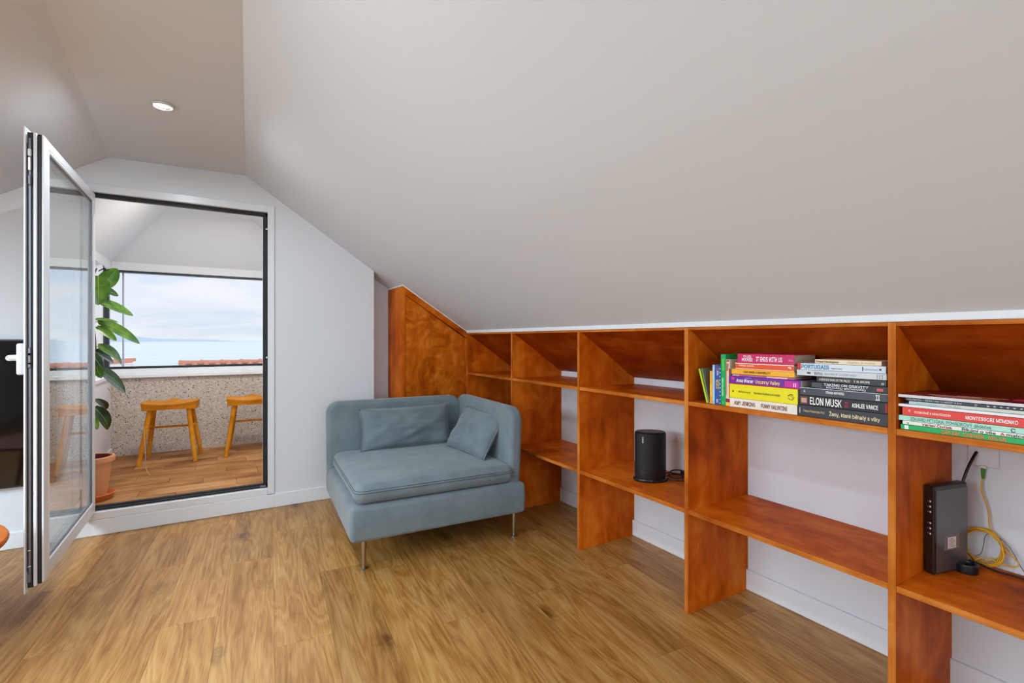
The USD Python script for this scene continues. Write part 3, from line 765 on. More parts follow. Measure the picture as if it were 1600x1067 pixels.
flat_book('black paperback with cream capitals directly beneath the two pale books', .918, .708, 1.071, 1.0905, .135, (40, 38, 38),
          [('A NEW BIG BANG IN THE PALEO', .0075, .909, 1.081, .098, (220, 210, 196), True), ('P. M. BROWN', .0075, .80, 1.081, .045, (220, 210, 196), True), ('o', .007, .722, 1.080, .007, WHT, True)])
flat_book('pale grey paperback with thin grey lettering under the white language book', .986, .708, 1.091, 1.1115, .135, (206, 209, 212),
          [('Who', .011, .926, 1.101, .028, (96, 98, 102), False), ('AM I AND IF SO HOW MANY', .0065, .892, 1.101, .10, (160, 162, 166), False), ('|||', .010, .735, 1.101, .016, (150, 150, 156), False)], bands=[(.95, .938, 1.098, 1.104, (60, 60, 62))])
flat_book('white language course book with blue capitals and a red square on the spine', .983, .71, 1.112, 1.135, .135, (214, 221, 228),
          [('PORTUGAIS', .0135, .969, 1.1235, .092, (36, 112, 172), True), ('langue et culture', .005, .87, 1.121, .035, (150, 156, 164), False), ('Larousse', .007, .772, 1.1235, .040, (120, 150, 190), False)],
          bands=[(.9835, .972, 1.1125, 1.1345, (206, 34, 28)), (.776, .7735, 1.117, 1.131, (60, 66, 120)), (.728, .722, 1.121, 1.127, (40, 60, 120))])
flat_book('thin cream paperback on top of the dark pile', .923, .722, 1.1355, 1.1505, .12, (236, 216, 178),
          [('Ernest Hemingway', .007, .918, 1.143, .072, (110, 84, 60), True), ('Stařec a moře', .006, .82, 1.143, .08, (196, 160, 116), False)])
# third pile, right bay
flat_book('green picture book with orange lettering at the bottom of the right-hand pile', .671, .36, .9452, .961, .21, (20, 168, 84),
          [('DĚTEM  ZDENĚK  MILER', .0085, .571, .9525, .135, (236, 106, 48), True)], bands=[(.661, .651, .9475, .9585, (232, 240, 236))], x=1.79)
flat_book('white picture book with spaced red and green letters above the green book', .666, .37, .9615, .9725, .2, (238, 230, 218),
          [('Václav Čtvrtek', .007, .618, .967, .07, (150, 48, 44), True), ('Říkání o víle', .007, .527, .967, .07, (54, 70, 58), True), ('A', .007, .448, .967, .008, (190, 40, 50), True), ('malce', .007, .436, .967, .036, (70, 76, 70), True), ('o', .005, .654, .967, None, (60, 60, 60), True)], x=1.79)
flat_book('pale mint picture book with thin dark capitals under the red book', .677, .37, .973, .9885, .21, (172, 222, 198),
          [('EDUARD PETIŠKA: POHÁDKOVÝ dědeček', .009, .645, .9805, .18, (70, 110, 104), False), ('C', .010, .428, .980, None, (40, 60, 64), True)], x=1.79)
flat_book('bright red book with bold white spine capitals in the right-hand pile', .667, .37, .989, 1.0145, .2, (222, 56, 40),
          [('SVOBODNĚ S MONTESSORI', .006, .636, 1.0015, .085, (255, 226, 220), True), ('MONTESSORI MIMINKO', .0095, .519, 1.0015, .105, WHT, True), ('S', .006, .651, 1.004, None, (255, 226, 220), True)], x=1.79)
flat_book('thin white magazine on top of the red book', .6765, .37, 1.015, 1.0235, .21, (232, 230, 232), [], cat='magazine', x=1.788)
flat_book('thin pale blue and beige booklet under the black magazine', .650, .38, 1.024, 1.0335, .2, (206, 206, 192), [('Slow days by the sea', .004, .63, 1.0288, .1, (170, 180, 184), False)], cat='magazine', bands=[(.648, .58, 1.0255, 1.032, (176, 204, 216))], x=1.79)
flat_book('thin black magazine with small white spine lettering', .659, .38, 1.034, 1.0435, .2, (38, 38, 44),
          [('DOLOMITES — HIKING AND CLIMBING GUIDE', .005, .652, 1.0388, .125, (206, 206, 212), False), ('O', .006, .50, 1.0388, None, (190, 190, 196), True), ('• • • • • •', .006, .475, 1.0388, .07, (200, 200, 206), True)], cat='magazine', x=1.79)
flat_book('glossy magazine with a dark red cover on top of the right-hand pile', .675, .37, 1.044, 1.0535, .215, (120, 20, 24), [], cat='magazine', x=1.786,
          bands=[(.6755, .3695, 1.0442, 1.0525, (214, 208, 208))],
          top=[(1.80, 1.83, .46, .60, (196, 130, 84)), (1.84, 1.85, .50, .66, (206, 190, 186)), (1.85, 1.9, .38, .44, (200, 50, 90)), (1.86, 1.875, .45, .56, (190, 120, 70)), (1.80, 1.86, .62, .67, (150, 30, 34))])


def upright_book(label, y_l, y_r, z1, depth, rgb, texts=(), bands=(), lean=0.0, x=1.796):
    """A book standing on the upper shelf, spine to the room; lean tips its top to the left (degrees)."""
    cm = colour('cover_%02x%02x%02x' % tuple(rgb), rgb, .38)
    th_ = Thing('book', label, 'book', (x + depth / 2, (y_l + y_r) / 2, Z1))
    c = .0016

    def put(m):
        v, f = tm(m)
        if lean:
            q = math.radians(lean); o = np.array([0, y_l, Z1 + .0004]); d = v - o
            v = o + np.stack([d[:, 0], d[:, 1] * math.cos(q) + d[:, 2] * math.sin(q), -d[:, 1] * math.sin(q) + d[:, 2] * math.cos(q)], 1)
        return trimesh.Trimesh(v, f, process=False)
    z0 = Z1 + .0004
    th_.part('cover', put(cat_([box(x, x + depth, y_l - c, y_l, z0, z1, .0004), box(x, x + depth, y_r, y_r + c, z0, z1, .0004), box(x - .001, x + c, y_r, y_l, z0, z1, .0007)])), cm)
    th_.part('page_block', put(box(x + c, x + depth - .003, y_r + c, y_l - c, z0 + .002, z1 - .003)), 'paper')
    for ib, (ya, yb, za, zb2, col) in enumerate(bands):
        th_.part('band', put(box(x - .0012 - .00006 * (ib + 1), x + .0005, ya, yb, za, zb2)), colour('ink_%02x%02x%02x' % tuple(col), col, .45))
    for txt, h, yc, zt_, ln, col in texts:
        th_.part('lettering', put(down_text(txt, h, yc, zt_, x - .0022, ln, True)), colour('ink_%02x%02x%02x' % tuple(col), col, .45))


upright_book('thin lime green book leaning to the left at the end of the row', 1.372, 1.3635, 1.096, .14, (176, 214, 40), lean=16)
upright_book('thin grey-green book leaning beside the lime green one', 1.3625, 1.357, 1.098, .14, (122, 124, 104), lean=13.5)
upright_book('narrow orange-yellow book standing beside the blue book', 1.3555, 1.343, 1.086, .12, (240, 166, 30), bands=[(1.354, 1.3445, .98, 1.03, (250, 190, 60))])
upright_book('pale blue book with silver edge standing left of the dark blue book', 1.342, 1.331, 1.112, .12, (150, 190, 226), bands=[(1.341, 1.3365, .96, 1.1, (206, 220, 236))])
upright_book('blue patterned picture book with yellow lettering standing on the shelf', 1.330, 1.303, 1.110, .13, (54, 84, 156),
             [('DVA', .008, 1.316, 1.088, .02, (240, 240, 244)), ('MĚSÍCE', .014, 1.317, 1.05, .038, (226, 196, 70)), ('66', .010, 1.317, .968, .014, (240, 240, 244))],
             bands=[(1.3065, 1.3035, z, z + .005, (220, 230, 244)) for z in np.arange(.95, 1.105, .016)] + [(1.325, 1.31, 1.093, 1.099, (200, 60, 60))])
upright_book('tall emerald green book standing upright beside the colourful pile', 1.3015, 1.2785, 1.158, .13, (16, 166, 86),
             [('Zelená kniha pohádek', .009, 1.291, 1.06, .075, (190, 240, 190))], bands=[(1.2955, 1.286, 1.09, 1.14, (80, 200, 60)), (1.2955, 1.286, .951, .962, (70, 190, 80))])
upright_book('cream and red patterned book standing directly left of the colourful pile', 1.2775, 1.2595, 1.137, .13, (232, 210, 186),
             [('Moby', .010, 1.2685, 1.12, .03, (170, 50, 50))], bands=[(1.2775, 1.2595, .96, .975, (150, 20, 60)), (1.2775, 1.2595, .946, .959, (250, 200, 40)), (1.263, 1.2595, .98, 1.10, (170, 30, 40)), (1.2775, 1.274, .99, 1.13, (214, 90, 70)), (1.275, 1.262, 1.128, 1.135, (190, 60, 50))])

# ------------------------------------------------------------------ speaker on the lower shelf
spk = Thing('speaker', 'black oval wireless speaker standing on its charging ring on the lower shelf', 'speaker', (1.985, 1.872, Z2), local=True, rz=-32)
sx, sy = .083, .063
spk.part('charging_base', lathe([(0, .0005), (1.08, .0005), (1.1, .004), (1.1, .012), (1.06, .016), (0, .016)], (0, 0, 0), 56, sx, sy), 'black_gloss', smooth=40)
spk.part('grille', lathe([(0, .016), (.97, .016), (1.0, .03), (1.0, .245), (.985, .255), (0, .255)], (0, 0, 0), 56, sx, sy), 'black_mesh', smooth=40)
spk.part('lower_band', lathe([(1.0, .03), (1.004, .031), (1.004, .058), (1.0, .059)], (0, 0, 0), 56, sx, sy), 'black_plastic', smooth=40)
spk.part('top_panel', lathe([(0, .255), (.95, .255), (.97, .259), (.9, .262), (0, .260)], (0, 0, 0), 56, sx, sy), 'black_plastic', smooth=40)
tx = meshkit.text_mesh('SONOS', .0075, .0006, True); v = np.array(tx.vertices); v[:, 0] -= v[:, 0].mean(); v[:, 1] -= .00375; v[:, 0] *= .9
xx = -.052; yy = -sy * math.sqrt(1 - (xx / sx) ** 2)
nx, ny = xx / sx ** 2, yy / sy ** 2; nn = math.hypot(nx, ny); nx, ny = nx / nn, ny / nn
spk.part('logo', frame_mesh((v, np.array(tx.faces)), (xx + nx * .0006, yy + ny * .0006, .224), (0, 0, 1), (ny, -nx, 0), (nx, ny, 0)), 'label_white', label='white lettering')
cbl = Thing('power_cable', 'black power cable bunched on the shelf behind the speaker', 'cable', (2.13, 1.80, Z2))
cbl.part('cord', tube([(2.075, 1.87, Z2 + .01), (2.12, 1.86, Z2 + .022), (2.17, 1.83, Z2 + .014), (2.16, 1.77, Z2 + .03), (2.10, 1.78, Z2 + .012), (2.08, 1.82, Z2 + .016), (2.13, 1.85, Z2 + .034), (2.185, 1.80, Z2 + .03), (2.14, 1.74, Z2 + .012), (2.07, 1.77, Z2 + .008), (2.06, 1.83, Z2 + .012), (2.11, 1.83, Z2 + .02), (2.17, 1.76, Z2 + .012), (2.17, 1.66, Z2 + .008), (2.19, 1.58, Z2 + .008)], .0035, 8, samples=180), 'black_plastic', smooth=True)
cbl.part('cable_tie', box(2.15, 2.18, 1.79, 1.815, Z2 + .006, Z2 + .04, .006), 'black_plastic')

# ------------------------------------------------------------------ router and cables in the right bay
rt = Thing('router', 'tall black upright router with a row of silver dots on its narrow edge', 'router', (1.962, .659, Z2), local=True, rz=-12.5)
RL, RT, RH = .162, .030, .283
rt.part('body', soft_box(0, RL, -RT / 2, RT / 2, .0005, RH, .006, 16), 'black_gloss', smooth=40)
rt.part('side_panel', box(.010, RL - .001, -RT / 2 - .0012, -RT / 2 + .003, .006, RH - .012, .001), 'router_face', label='glossy dark side panel')
rt.part('top_cap', box(.002, RL - .002, -RT / 2 + .001, RT / 2 - .001, RH - .006, RH + .002, .002), 'black_plastic')
for z in (.235, .218, .201, .165, .148, .131):
    rt.part('indicator', box(-.0012, .002, -.006, -.001, z - .003, z + .003, .0008), 'lamp_ring')
    rt.part('indicator_mark', box(-.0008, .002, .002, .004, z - .002, z + .002, .0004), 'label_grey')
rt.part('sticker', box(.045, .118, -RT / 2 - .0017, -RT / 2, .075, .125), 'label_grey')
rt.part('sticker', box(.062, .102, -RT / 2 - .0021, -RT / 2, .079, .115), 'label_white')
for k in range(6):
    rt.part('sticker_print', box(.066, .098 - .006 * (k % 3), -RT / 2 - .0024, -RT / 2, .084 + .005 * k, .0855 + .005 * k), 'label_grey')
single('cable_holder', trimesh.Trimesh(*tm(lathe([(.020, .0005), (.029, .0005), (.030, .004), (.030, .026), (.028, .029), (.022, .029), (.020, .026), (.020, .0005)], (2.085, .603, Z2), 40)), process=False), 'black_plastic',
       'round black cable holder ring lying on the shelf before the router', 'cable holder', smooth=40)
fc = Thing('fibre_cable', 'yellow fibre cable hanging from the wall socket and coiled behind the router', 'cable', (2.17, .56, Z2))
pts = [(XW - .012, .593, .755), (XW - .018, .592, .70), (XW - .016, .578, .64), (XW - .02, .568, .58)]
for k in range(9):
    for q in np.linspace(0, 2 * np.pi, 16, endpoint=False):
        rr = .054 + .006 * math.sin(k * 1.9 + q); jig = .003 * math.sin(3 * q + k * 2)
        pts.append((XW - .032 + .010 * math.cos(k * 2.2 + q) - .010 * math.sin(q),   .590 + rr * .95 * math.sin(q + 1.2) * -1 + jig, .523 + rr * math.cos(q + 1.2) + .006))
pts += [(XW - .03, .55, .56), (XW - .04, .52, .53), (XW - .05, .5, .505), (XW - .05, .515, .495), (XW - .045, .57, .50), (XW - .06, .60, .485)]
fc.part('cord', tube(pts, .0021, 7, samples=700), 'yellow_cable', smooth=True)
fc.part('connector', tube([(XW - .012, .593, .788), (XW - .012, .593, .752)], [.0065, .004], 12), 'green_plastic', smooth=40, label='green plug')
sk = Thing('wall_socket', 'white wall socket plate under the upper shelf with a green plug below', 'socket', (XW, .59, .82))
sk.part('plate', box(XW - .008, XW - .0005, .555, .635, .79, .87, .003), 'wall_white')
sk.part('outlet', box(XW - .018, XW - .008, .584, .602, .786, .797, .002), 'wall_white')
single('black_cable', tube([(2.10, .60, Z2 + .035), (2.13, .575, Z2 + .02), (2.15, .55, Z2 + .008), (2.17, .51, Z2 + .0035), (2.17, .46, Z2 + .0035), (2.175, .38, Z2 + .0035), (2.18, .25, Z2 + .0035)], .0032, 8, samples=60), 'black_plastic', 'black cable running right along the shelf below the yellow coil', 'cable', smooth=True)
single('grey_cable', tube([(2.16, .60, .50), (2.185, .59, .52), (2.19, .575, .575), (2.19, .545, .565), (2.18, .50, .50), (2.17, .47, Z2 + .003), (2.15, .42, Z2 + .002)], .0014, 6, samples=60), 'grey_cable', 'thin grey cable looping through the yellow coil', 'cable', smooth=True)
single('antenna_cable', tube([(2.13, .632, Z2 + .24), (2.15, .625, Z2 + .30), (2.175, .615, Z2 + .35), (2.2, .61, Z2 + .375)], .0045, 8, samples=30), 'black_plastic', 'short black cable rising behind the top of the router', 'cable', smooth=True)

# ------------------------------------------------------------------ armchair sofa
SOx, SOy, SRZ = .569, 2.566, -3.3
so = Thing('corner_sofa', 'blue-grey fabric corner armchair with thin metal legs in front of the cupboard', 'sofa', (SOx, SOy, 0), rz=SRZ, local=True)
W_, D_ = 1.024, 1.0


def puff(man, fn, ln=.025):
    v, f = tm(man.refine_to_length(ln))
    return trimesh.Trimesh(fn(v.copy()), f, process=False)


def base_fn(v):
    n = meshkit.fbm(v * 5, 3, 4) - .5
    k = np.clip(1 - ((v[:, 2] - .256) / .10) ** 2, 0, 1)
    v[:, 1] -= np.where(v[:, 1] < .1, .010 * k, 0)
    v[:, 0] -= np.where(v[:, 0] < .1, .008 * k, 0)
    v[:, 2] += n * .006
    return v


so.part('base', puff(soft_box(0, W_, 0, D_, .165, .347, .022), base_fn), 'sofa_fabric', smooth=True)


def seat_fn(v):
    x = (v[:, 0] - .49) / .47; y = (v[:, 1] - .46) / .44
    k = np.clip(1 - x ** 2, 0, 1) ** .5 * np.clip(1 - y ** 2, 0, 1) ** .5
    up = v[:, 2] > .425
    v[:, 2] += np.where(up, .018 * k, 0) + (meshkit.fbm(v * 6, 3, 9) - .5) * .006
    v[:, 2] += np.where((v[:, 2] < .42), .012 * np.clip((.06 - v[:, 1]) / .1, 0, 1), 0)
    return v


sc = so.part('seat_cushion', puff(soft_box(.020, .955, .002, .90, .350, .456, .046), seat_fn), 'sofa_fabric', smooth=True)


def ring(x0, x1, y0, y1, z, r, rad, seg=8):
    p = []
    for cx, cy, a0 in ((x1 - r, y1 - r, 0), (x0 + r, y1 - r, 90), (x0 + r, y0 + r, 180), (x1 - r, y0 + r, 270)):
        for k in range(seg + 1):
            q = math.radians(a0 + 90 * k / seg); p.append((cx + r * math.cos(q), cy + r * math.sin(q), z))
    dense = []
    for i in range(len(p)):
        a_, b_ = np.array(p[i]), np.array(p[(i + 1) % len(p)])
        n = max(1, int(np.linalg.norm(b_ - a_) / .04))
        dense += [a_ + (b_ - a_) * k / n for k in range(n)]
    return tube(dense, rad, 6, closed=True)


so.part('piping', ring(.0225, .9525, .0045, .8985, .428, .046, .0015), 'seam_dark', smooth=True, parent=sc)
so.part('piping', ring(.0198, .9552, .0018, .9002, .416, .046, .0015), 'seam_dark', smooth=True, parent=sc)


def back_hull(x0, x1, y0, y1, z0, z1, r, R, axis):
    pts = []
    if axis == 'x':
        for y in (y0 + r, y1 - r):
            for q in np.linspace(0, 90, 7):
                a_ = math.radians(q)
                pts += [(x0 + R - (R - r) * math.cos(a_), y, z1 - R + (R - r) * math.sin(a_)), (x1 - R + (R - r) * math.cos(a_), y, z1 - R + (R - r) * math.sin(a_))]
            pts += [(x0 + r, y, z0 + r), (x1 - r, y, z0 + r)]
    else:
        for x in (x0 + r, x1 - r):
            for q in np.linspace(0, 90, 7):
                a_ = math.radians(q)
                pts += [(x, y0 + R - (R - r) * math.cos(a_), z1 - R + (R - r) * math.sin(a_)), (x, y1 - R + (R - r) * math.cos(a_), z1 - R + (R - r) * math.sin(a_))]
            pts += [(x, y0 + r, z0 + r), (x, y1 - r, z0 + r)]
    return spheres_hull(pts, r, 14)


def lean_back(v):
    v[:, 1] += (v[:, 2] - .37) * .06 - .02
    v[:, 1] += (meshkit.fbm(v * 4, 3, 2) - .5) * .008
    return v


def lean_side(v):
    v[:, 0] += (v[:, 2] - .37) * .05 - .02
    v[:, 0] += (meshkit.fbm(v * 4, 3, 12) - .5) * .008
    return v


so.part('backrest', puff(back_hull(-.012, .965, .90, 1.0, .30, .792, .03, .085, 'x'), lean_back), 'sofa_fabric', smooth=True)
so.part('side_rest', puff(back_hull(.945, 1.03, .03, .985, .30, .800, .03, .10, 'y'), lean_side), 'sofa_fabric', smooth=True)
for x, y in ((.075, .065), (.985, .08), (.075, .93), (.95, .93)):
    lg = so.part('leg', lathe([(0, .006), (.011, .006), (.0125, .10), (.0135, .168), (0, .168)], (x, y, 0), 20), 'brass', smooth=40)
    so.part('foot', lathe([(0, .0005), (.019, .0005), (.019, .004), (.012, .008), (0, .008)], (x, y, 0), 20), 'aluminium', smooth=40, parent=lg)


def pillow(w, h, thick, seed, n=26, pinch=.07):
    """A stuffed cushion in its own frame: width along x, height along y, thickness along z."""
    u = np.linspace(-1, 1, n)
    U, V = np.meshgrid(u, u, indexing='ij')
    X = U * w / 2 * (1 - pinch * (1 - V ** 2)); Y = V * h / 2 * (1 - pinch * (1 - U ** 2))
    k = (np.clip(1 - np.abs(U) ** 2.6, 0, 1) * np.clip(1 - np.abs(V) ** 2.6, 0, 1)) ** .55
    wr = (meshkit.fbm(np.stack([U * 2.2, V * 2.2, U * 0 + seed], -1), 4, seed) - .5)
    crease = wr * .022 + .004 * np.sin(9 * U + 5 * wr) * (np.abs(V) > .6)
    Zt = k * thick / 2 * (1 + 2.0 * wr * .35) + crease * k
    Zb = -k * thick / 2
    vt = np.stack([X, Y, Zt], -1).reshape(-1, 3); vb = np.stack([X, Y, Zb], -1).reshape(-1, 3)
    f = []
    N = n * n
    for i in range(n - 1):
        for j in range(n - 1):
            a_, b_, c_, d_ = i * n + j, (i + 1) * n + j, (i + 1) * n + j + 1, i * n + j + 1
            f += [(a_, b_, c_), (a_, c_, d_), (c_ + N, b_ + N, a_ + N), (d_ + N, c_ + N, a_ + N)]
    border = [(i, 0) for i in range(n)] + [(n - 1, j) for j in range(1, n)] + [(i, n - 1) for i in range(n - 2, -1, -1)] + [(0, j) for j in range(n - 2, 0, -1)]
    edge = np.array([vt[i * n + j] for i, j in border])
    t_ = trimesh.Trimesh(np.vstack([vt, vb]), f, process=False); t_.merge_vertices()
    return t_, tube(edge, .0035, 6, closed=True)


def place_pillow(name, label, w, h, thick, seed, centre, facing, up_hint, roll=0):
    z = np.array(facing, float); z /= np.linalg.norm(z)
    y = np.array(up_hint, float); y -= z * (y @ z); y /= np.linalg.norm(y); x = np.cross(y, z)
    q = math.radians(roll); x, y = x * math.cos(q) + y * math.sin(q), -x * math.sin(q) + y * math.cos(q)
    b, e = pillow(w, h, thick, seed)
    th_ = Thing(name, label, 'cushion', centre)
    th_.part('cover', frame_mesh(b, centre, x, y, z), 'cushion_fabric', smooth=True)
    th_.part('piping', frame_mesh(e, centre, x, y, z), 'cushion_fabric', smooth=True)


place_pillow('cushion', 'long blue-grey lumbar cushion leaning on the backrest of the armchair', .66, .29, .13, 3, (1.125, 3.335, .605), (-.03, -1, .30), (0, 0, 1))
place_pillow('cushion', 'small blue-grey cushion tilted into the right-hand corner of the armchair', .50, .31, .14, 8, (1.462, 2.94, .602), (-.826, -.079, .558), (.558, .026, .83))

# ------------------------------------------------------------------ veranda stools
def seat_mesh(w=.435, d=.27, th=.068):
    n, m = 33, 15
    top, bot = [], []
    for i, u in enumerate(np.linspace(-1, 1, n)):
        for j, s in enumerate(np.linspace(-1, 1, m)):
            # straight front, gently rounded ends
            x = w / 2 * u * (1 - .03 * s * s); y = d / 2 * s * (1 - .10 * abs(u) ** 4)
            dish = -.014 * (1 - u * u) * (1 - .3 * s)
            back = np.clip((s + .2) / 1.2, 0, 1)
            hump = .026 * math.exp(-(u / .22) ** 2) * back
            scoop, lip = dish, .006 * abs(u) ** 4
            e = max(abs(u), abs(s))
            rnd = -.006 * max(0, (e - .94) / .06)
            top.append((x, y, .55 + scoop + hump + lip + rnd)); bot.append((x * .97, y * .95, .55 - th - .004 * u * u))
    v = np.array(top + bot); f = []; N = n * m
    for i in range(n - 1):
        for j in range(m - 1):
            a_, b_, c_, d_ = i * m + j, (i + 1) * m + j, (i + 1) * m + j + 1, i * m + j + 1
            f += [(a_, b_, c_), (a_, c_, d_), (c_ + N, b_ + N, a_ + N), (d_ + N, c_ + N, a_ + N)]
    loop = [(i, 0) for i in range(n)] + [(n - 1, j) for j in range(1, m)] + [(i, m - 1) for i in range(n - 2, -1, -1)] + [(0, j) for j in range(m - 2, 0, -1)]
    L = [i * m + j for i, j in loop]
    for a_, b_ in zip(L, L[1:] + L[:1]):
        f += [(a_, a_ + N, b_ + N), (a_, b_ + N, b_)]
    return trimesh.Trimesh(v, f, process=False)


st = Thing('stool', 'honey-coloured wooden saddle-seat stool standing fully in view on the veranda', 'stool', (-.405, 5.52, VZ), local=True, rz=-5, group='wooden stools at the veranda parapet')
st.part('seat', seat_mesh(), 'honey_wood', smooth=35)
legs = {}
for sx_, sy_ in ((-1, -1), (1, -1), (-1, 1), (1, 1)):
    a_, b_ = np.array([sx_ * .145, sy_ * .085, .50]), np.array([sx_ * .212, sy_ * .180, 0.0005])
    legs[sx_, sy_] = (a_, b_)
    st.part('leg', tube([a_, a_ * .4 + b_ * .6, b_], [.0205, .020, .0165], 16), 'honey_wood', smooth=40)
mid = {}
for s in (-1, 1):
    P_ = [legs[s, q][0] * .62 + legs[s, q][1] * .38 for q in (-1, 1)]
    st.part('stretcher', tube(P_, .0095, 12), 'honey_wood', smooth=40)
    mid[s] = (P_[0] + P_[1]) / 2
st.part('stretcher', tube([mid[-1], mid[1]], .0095, 12), 'honey_wood', smooth=40)
copy_of(st, 'stool', 'honey-coloured wooden saddle-seat stool half hidden by the right side of the door frame', 'stool', (.258, 5.53, VZ), -5, 'wooden stools at the veranda parapet')

# ------------------------------------------------------------------ rubber plant
PX, PY = -.775, 4.42
pot = Thing('plant_pot', 'terracotta flower pot standing in a saucer just outside the door', 'pot', (PX, PY, VZ))
z = VZ
pot.part('pot_wall', lathe([(0, z + .022), (.074, z + .022), (.105, z + .262), (.118, z + .262), (.122, z + .270), (.122, z + .296), (.117, z + .302), (.106, z + .302), (.102, z + .29), (.096, z + .27), (.09, z + .2), (0, z + .2)], (PX, PY, 0), 48), 'terracotta', smooth=40)
pot.part('liner', lathe([(.101, z + .285), (.098, z + .30), (.092, z + .30), (.088, z + .27), (0, z + .265)], (PX, PY, 0), 40), 'inner_pot', smooth=40)
sau = Thing('pot_saucer', 'orange terracotta saucer under the flower pot', 'saucer', (PX, PY, VZ))
sau.part('dish', lathe([(0, z + .0005), (.10, z + .0005), (.122, z + .036), (.126, z + .042), (.120, z + .045), (.114, z + .038), (.098, z + .015), (0, z + .012)], (PX, PY, 0), 48), 'terracotta_dark', smooth=40)
pl = Thing('rubber_plant', 'tall rubber plant with large glossy leaves growing in the terracotta pot', 'plant', (PX, PY, VZ + .26))
pl.part('soil', lathe([(0, z + .264), (.087, z + .262), (.087, z + .27), (.05, z + .279), (0, z + .281)], (PX, PY, 0), 32), 'soil', smooth=40)
pl.part('stem', tube([(PX, PY, z + .27), (PX - .015, PY + .01, .8), (PX + .01, PY, 1.2), (PX - .01, PY, 1.55), (PX + .02, PY, 1.72)], [.011, .010, .009, .007, .004], 10, samples=30), 'stem', smooth=True)


def leaf(base, tip, width, normal, droop=.15, fold=.12, mat='leaf_bright', n=13, m=7):
    base, tip = np.array(base, float), np.array(tip, float)
    L = np.linalg.norm(tip - base); e = (tip - base) / L
    nz = np.array(normal, float); nz -= e * (nz @ e); nz /= np.linalg.norm(nz); s = np.cross(nz, e)
    v, f, rib = [], [], []
    for i, t_ in enumerate(np.linspace(0, 1, n)):
        wdt = width / 2 * (np.sin(np.pi * min(1, .06 + .94 * t_) ** .9) ** .6) * (1 if t_ < .93 else .75)
        if t_ >= 1: wdt = .0004
        c = base + e * L * t_ + nz * (droop * L * (t_ * (1 - t_)))
        rib.append(c + nz * .0012)
        for u in np.linspace(-1, 1, m):
            v.append(c + s * u * wdt + nz * (abs(u) ** 1.5 * wdt * fold * 2))
    for i in range(n - 1):
        for j in range(m - 1):
            q = i * m + j
            f += [(q, q + 1, q + m + 1), (q, q + m + 1, q + m)]
    v = np.array(v); N = len(v)
    vv = np.vstack([v, v - nz * .0012]); ff = f + [(c_ + N, b_ + N, a_ + N) for a_, b_, c_ in f]
    lp = [i * m for i in range(n)] + [(n - 1) * m + j for j in range(1, m)] + [i * m + m - 1 for i in range(n - 2, -1, -1)] + [j for j in range(m - 2, 0, -1)]
    for a_, b_ in zip(lp, lp[1:] + lp[:1]):
        ff += [(b_, a_, a_ + N), (b_, a_ + N, b_ + N)]
    p = pl.part('leaf', trimesh.Trimesh(vv, ff, process=False), mat, smooth=50)
    pl.part('midrib', tube(rib, np.linspace(.0022, .0006, len(rib)), 5), 'leaf_rib', smooth=True, parent=p)
    pl.part('leaf_stalk', tube([(PX + .0, PY, base[2] - .02), (np.array([PX, PY, base[2] - .005]) * .4 + base * .6), base + e * .004], .003, 6), 'leaf_rib', smooth=True, parent=p)


#     base                     tip                      width  normal            droop fold
leaf((-.745, 4.40, 1.665), (-.732, 4.33, 1.455), .135, (.15, -1, .25), .10, .05)
leaf((-.742, 4.44, 1.58), (-.652, 4.50, 1.735), .11, (.3, -1, .1), .05, .10)
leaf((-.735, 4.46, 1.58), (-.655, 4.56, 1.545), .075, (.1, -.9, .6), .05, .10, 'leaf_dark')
leaf((-.74, 4.42, 1.475), (-.594, 4.76, 1.409), .105, (.42, -.75, .55), .10, .10)
leaf((-.75, 4.42, 1.345), (-.552, 4.76, 1.189), .110, (.42, -.75, .55), .12, .10)
leaf((-.76, 4.42, 1.36), (-.645, 4.48, 1.345), .05, (.1, -.5, .9), .1, .1)
leaf((-.755, 4.42, 1.31), (-.648, 4.44, 1.21), .06, (.5, -.7, .3), .1, .1)
leaf((-.75, 4.43, 1.17), (-.655, 4.70, 1.02), .105, (.65, -.55, .5), .30, .12)
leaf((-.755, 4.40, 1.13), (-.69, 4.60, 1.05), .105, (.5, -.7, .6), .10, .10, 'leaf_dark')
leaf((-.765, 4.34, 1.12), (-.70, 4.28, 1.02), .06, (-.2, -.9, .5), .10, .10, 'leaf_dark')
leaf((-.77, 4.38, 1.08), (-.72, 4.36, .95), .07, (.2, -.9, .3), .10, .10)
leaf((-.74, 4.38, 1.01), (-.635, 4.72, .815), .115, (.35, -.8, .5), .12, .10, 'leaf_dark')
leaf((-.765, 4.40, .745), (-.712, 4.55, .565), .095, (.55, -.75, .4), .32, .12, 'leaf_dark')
leaf((-.775, 4.36, .70), (-.735, 4.33, .60), .05, (.3, -.9, .2), .1, .1)
